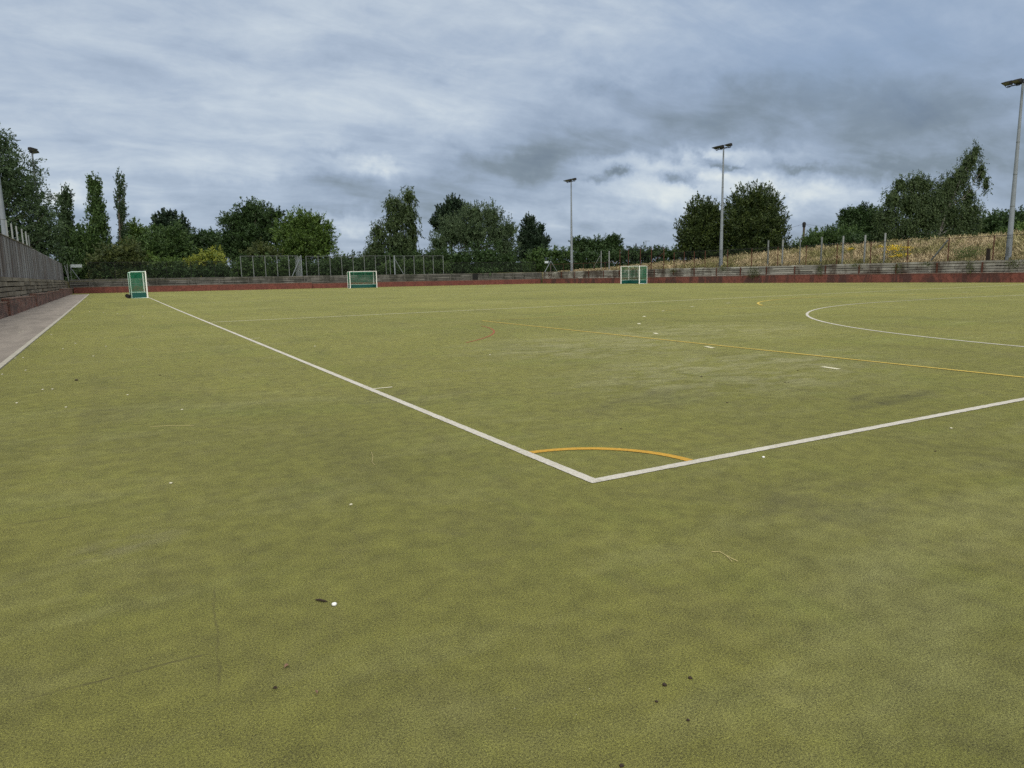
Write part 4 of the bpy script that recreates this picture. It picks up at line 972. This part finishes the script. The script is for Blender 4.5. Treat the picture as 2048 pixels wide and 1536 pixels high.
tree('weeping_birch_tree', 'tall weeping birch leaning right, with trailing twigs and pale limbs', 'tree', 'birch',
     [(1950, 305, 10, 18), (1938, 325, 18, 24), (1922, 352, 22, 26), (1962, 345, 10, 22), (1900, 375, 28, 28), (1880, 405, 34, 34), (1935, 395, 16, 34), (1830, 368, 22, 24), (1800, 372, 16, 20), (1850, 372, 20, 20),
      (1785, 400, 22, 26), (1820, 410, 34, 32), (1860, 440, 40, 36), (1925, 445, 26, 34), (1775, 440, 28, 36), (1815, 455, 34, 26), (1900, 475, 34, 24), (1770, 470, 24, 20), (1845, 478, 40, 16), (1895, 430, 34, 40), (1850, 410, 30, 34), (1972, 370, 6, 24), (1945, 430, 20, 30), (1790, 500, 40, 10), (1935, 480, 26, 20)], 82, 48000, .11, 'birch', csz=.34, bark=m_birchb, trunk=(.19, 0), sparse_limbs=0, shell=.65, core=.8, base=1868, group=T)
tree('oak_tree', 'dark tree line top behind the nearest floodlight column', 'tree', 'dark', [(1985, 445, 28, 22), (2020, 448, 28, 20), (2055, 442, 30, 24), (1960, 462, 20, 20), (2000, 465, 40, 16), (2085, 450, 40, 30)], 105, 10500, .2, csz=.42, group=T)
tree('bush', 'bright green bush on the bank behind the nearest floodlight column', 'bush', 'bright', [(2035, 468, 26, 17), (2005, 474, 24, 11), (2065, 466, 26, 20), (1985, 480, 20, 7)], 84, 7000, .14, limbs=False, csz=.3, group=T)
tree('bush', 'dark undergrowth along the foot of the weeping birch', 'bush', 'dark', [(x, 482, 26, 10) for x in range(1700, 1990, 26)], 84, 9500, .15, limbs=False, csz=.3, group=T)

# dry grass bank: stuff
def grass_bank():
    rng = np.random.default_rng(5); n = 95000
    x = 61.4 + 11.0 * rng.random(n) ** 1.25; y = 8 + 88 * rng.random(n)
    z = np.array([bank(a, b) for a, b in zip(x, y)])
    tus = .5 + .5 * np.sin(x * 2.3 + 1.7 * np.sin(y * 1.9)) * np.sin(y * 2.1 + 1.2 * np.sin(x * 2.7))
    hgt = rng.uniform(.30, .95, n) * (.62 + .6 * tus) * np.clip(.55 + (x - 61.2) * .12, .5, 1.05)
    hgt *= np.clip((98 - y) / 25, .35, 1)
    pat = .5 + .5 * np.sin(x * .9 + 2 * np.sin(y * .35)) * np.sin(y * .55 + 1.3 * np.sin(x * .6))
    lean = rng.normal(0, .24, (n, 2)) + np.array([.03, -.12])
    th = rng.uniform(0, np.pi, n); wd = rng.uniform(.012, .034, n)
    dx, dy = np.cos(th) * wd, np.sin(th) * wd
    b0 = np.stack([x - dx, y - dy, z - .05], 1); b1 = np.stack([x + dx, y + dy, z - .05], 1)
    m0 = np.stack([x + lean[:, 0] * hgt * .5 - dx * 1.3, y + lean[:, 1] * hgt * .5 - dy * 1.3, z + hgt * .62], 1)
    m1 = m0 + np.stack([dx * 2.6, dy * 2.6, 0 * dx], 1)
    tp = np.stack([x + lean[:, 0] * hgt * 1.5, y + lean[:, 1] * hgt * 1.5, z + hgt], 1); tp1 = tp + np.stack([dx, dy, -.03 + 0 * dx], 1)
    V = np.stack([b0, b1, m1, m0, tp1, tp], 1).reshape(-1, 3); k = np.arange(n)[:, None] * 6
    F = np.concatenate([k + np.array([[0, 1, 2, 3]]), k + np.array([[3, 2, 4, 5]])], 0)
    ti = np.clip(np.concatenate([pat * .35 + (1 - tus) * .5 + rng.normal(.12, .30, n)] * 2), 0, 1)
    me = np_mesh('tall_grass', V, F, ti)
    m, t, bs, o = material('dry_grass_blades')
    at = t.n.new('ShaderNodeAttribute'); at.attribute_name = 'tint'
    c = t.mix(at.outputs['Fac'], c4((.54, .44, .265)), c4((.33, .26, .16)))
    gn = t.noise(t.coords(), .28, 4, .6)
    c = t.mix(t.mapr(gn, .45, .57, 0, .85), c, c4((.19, .19, .06)))
    c = t.mix(t.mapr(t.noise(t.coords(), 2.5, 3), .5, .7, 0, .6), c, c4((.60, .51, .32)))
    t.l.new(c, bs.inputs['Base Color']); bs.inputs['Roughness'].default_value = .8
    return tag(link_mesh('tall_grass', me, m), 'tall dry straw coloured grass covering the bank behind the right fence', 'grass', kind='stuff')
grass_bank()

# flowering ragwort and green weeds on the bank
def weed(name, px, py, dx_, w_, h_, n, label, flower=None, seed=1, cat='plant'):
    X = dx_; c = at_x(px, py, X); z0 = bank(X, c.y); root = empty(name, (X, c.y, z0), label, cat)
    rng = np.random.default_rng(seed)
    st = MB()
    for k in range(9):
        a = Vector((rng.normal(0, w_ * .2), rng.normal(0, w_ * .25), -.1)); b = Vector((rng.normal(0, w_ * .6), rng.normal(0, w_ * .9), (c.z - z0) + rng.uniform(-h_, h_) * .7))
        st.tube([a, (a + b) / 2 + Vector((0, 0, .1)), b], [.012, .009, .004], 4)
    st.build('stems', m_gstem, root)
    C = np.stack([rng.normal(0, w_ * .5, n), rng.normal(0, w_ * .75, n), np.clip(rng.normal(c.z - z0 - h_ * .5, h_ * .6, n), .05, None)], 1)
    link_mesh('leaves', np_mesh('leaves', leaves(C, .045, rng), np.arange(n * 4).reshape(-1, 4), rng.random(n)), M_FOL['bright'], root)
    if flower:
        hc = np.stack([rng.normal(-.2, w_ * .35, flower), rng.normal(0, w_ * .85, flower), c.z - z0 + rng.uniform(-h_ * .9, h_ * .55, flower)], 1)
        C = np.repeat(hc, 34, 0) + rng.normal(0, 1, (flower * 34, 3)) * np.array([.15, .17, .06])
        link_mesh('flowers', np_mesh('flowers', leaves(C, .045, rng, aspect=.9), np.arange(len(C) * 4).reshape(-1, 4), rng.random(len(C))), m_flower, root)
m_gstem = plain_material('green_stem', (.08, .11, .03), .8); m_flower = plain_material('yellow_petals', (.66, .48, .03), .7, 0, .35, 8)
weed('ragwort_plant', 1797, 496 , 62.6, .8, .45, 500, 'clump of bright yellow flowering ragwort on the grass bank', 20, 3)
weed('ragwort_plant', 1803, 509, 61.9, .45, .2, 200, 'low small patch of yellow flowers under the main ragwort clump', 6, 4)
weed('weed_plant', 1935, 500, 62.2, .9, .5, 1600, 'leafy green weed clump in the dry grass below the birch', None, 5)
weed('ragwort_plant', 1705, 494, 63.0, .25, .25, 200, 'single small yellow flower head in the grass left of the main ragwort clump', 3, 6)

# ivy / brambles on the right wall
def creeper(y0, z0, w_, h_, n, seed, label, mat, X=59.42):
    rng = np.random.default_rng(seed); root = empty('wall_creeper', (X, y0, z0), label, 'plant', 'creepers on the right side wall')
    C = np.stack([rng.normal(0, .05, n), rng.normal(0, w_ * .45, n), np.clip(rng.normal(0, h_ * .4, n), -z0 + .02, None)], 1)
    link_mesh('leaves', np_mesh('leaves', leaves(C, .05, rng), np.arange(n * 4).reshape(-1, 4), rng.random(n)), mat, root)
creeper(52.9, 1.1, 1.0, .9, 700, 1, 'dark reddish creeper hanging over the right wall where the red paint is broken', M_FOL['rusty'])
for k_, (yy, zz_, ww, hh, nn) in enumerate([(57.5, 1.55, .8, .35, 260), (66.0, 1.5, .9, .4, 260), (40.5, 1.6, .6, .3, 180), (36.2, 1.35, .5, .7, 240), (33.5, 1.6, .7, .3, 200), (26.6, 1.45, .8, .6, 320)]):
    creeper(yy, zz_, ww, hh, nn, 10 + k_, 'small patch of dry creeper on the top of the pale sleepers', M_FOL['rusty'])
creeper(44.4, 1.25, .45, .8, 300, 2, 'small dark creeper on the sleepers near the brownish pole', M_FOL['rusty'])
creeper(29.9, 1.3, .5, .8, 260, 3, 'dry brown creeper on the sleepers below the black stub post', M_FOL['rusty'])

# telegraph pole, aerial and chimney
b_ = at_depth(1607, 480, 96); tp = at_depth(1609.5, 446, 96)
root = empty('telegraph_pole', (b_.x, b_.y, bank(b_.x, b_.y)), 'wooden telegraph pole with a dark top fitting, right of the big round trees', 'pole')
mb = MB(); mb.tube([(0, 0, -.2), (0, 0, tp.z - root.location.z)], [.19, .14], 10); mb.build('pole', m_wood, root)
mb = MB(); zt = tp.z - root.location.z; mb.tube([(-.02, 0, zt - .55), (0, 0, zt - .05), (0, 0, zt + .12)], [.20, .24, .10], 8); mb.build('top_fitting', m_lampb, root)
for px, py, sag in ((1430, 475, .5), (1760, 452, .4), (1700, 470, .5)):
    e = at_depth(px, py, 120) - root.location; s = Vector((0, 0, zt - .15)); mb = MB()
    mb.tube([s.lerp(e, i / 8) - Vector((0, 0, sag * 4 * (i / 8) * (1 - i / 8))) for i in range(9)], .012, 4); mb.build('wire', m_lampb, root)
a = at_depth(1292, 482, 150); g = bank(a.x, a.y); root = empty('tv_aerial', (a.x, a.y, g), 'thin television aerial mast on the distant skyline', 'aerial')
mb = MB(); mb.tube([(0, 0, 0), (0, 0, a.z - g)], .05, 5); mb.build('mast', m_post, root)
mb = MB(); zt = a.z - g; mb.tube([(-.55, 0, zt), (.8, -.2, zt)], .035, 4)
for k in range(5): mb.tube([(-.4 + .25 * k, -.28 - .05 * k, zt), (-.4 + .25 * k, .28, zt)], .02, 4)
mb.build('antenna', m_post, root)
a = at_depth(1272, 489, 150); g = bank(a.x, a.y); mb = MB(); mb.tube([(a.x, a.y, g), (a.x, a.y, a.z)], .16, 6); mb.tube([(a.x, a.y, a.z), (a.x, a.y, a.z + .25)], .10, 6)
tag(mb.build('distant_post', m_lampb), 'short dark post on the distant skyline left of the aerial', 'post')
print('faces', sum(len(o.data.polygons) for o in sc.objects if o.type == 'MESH'), 'objects', len(sc.objects))
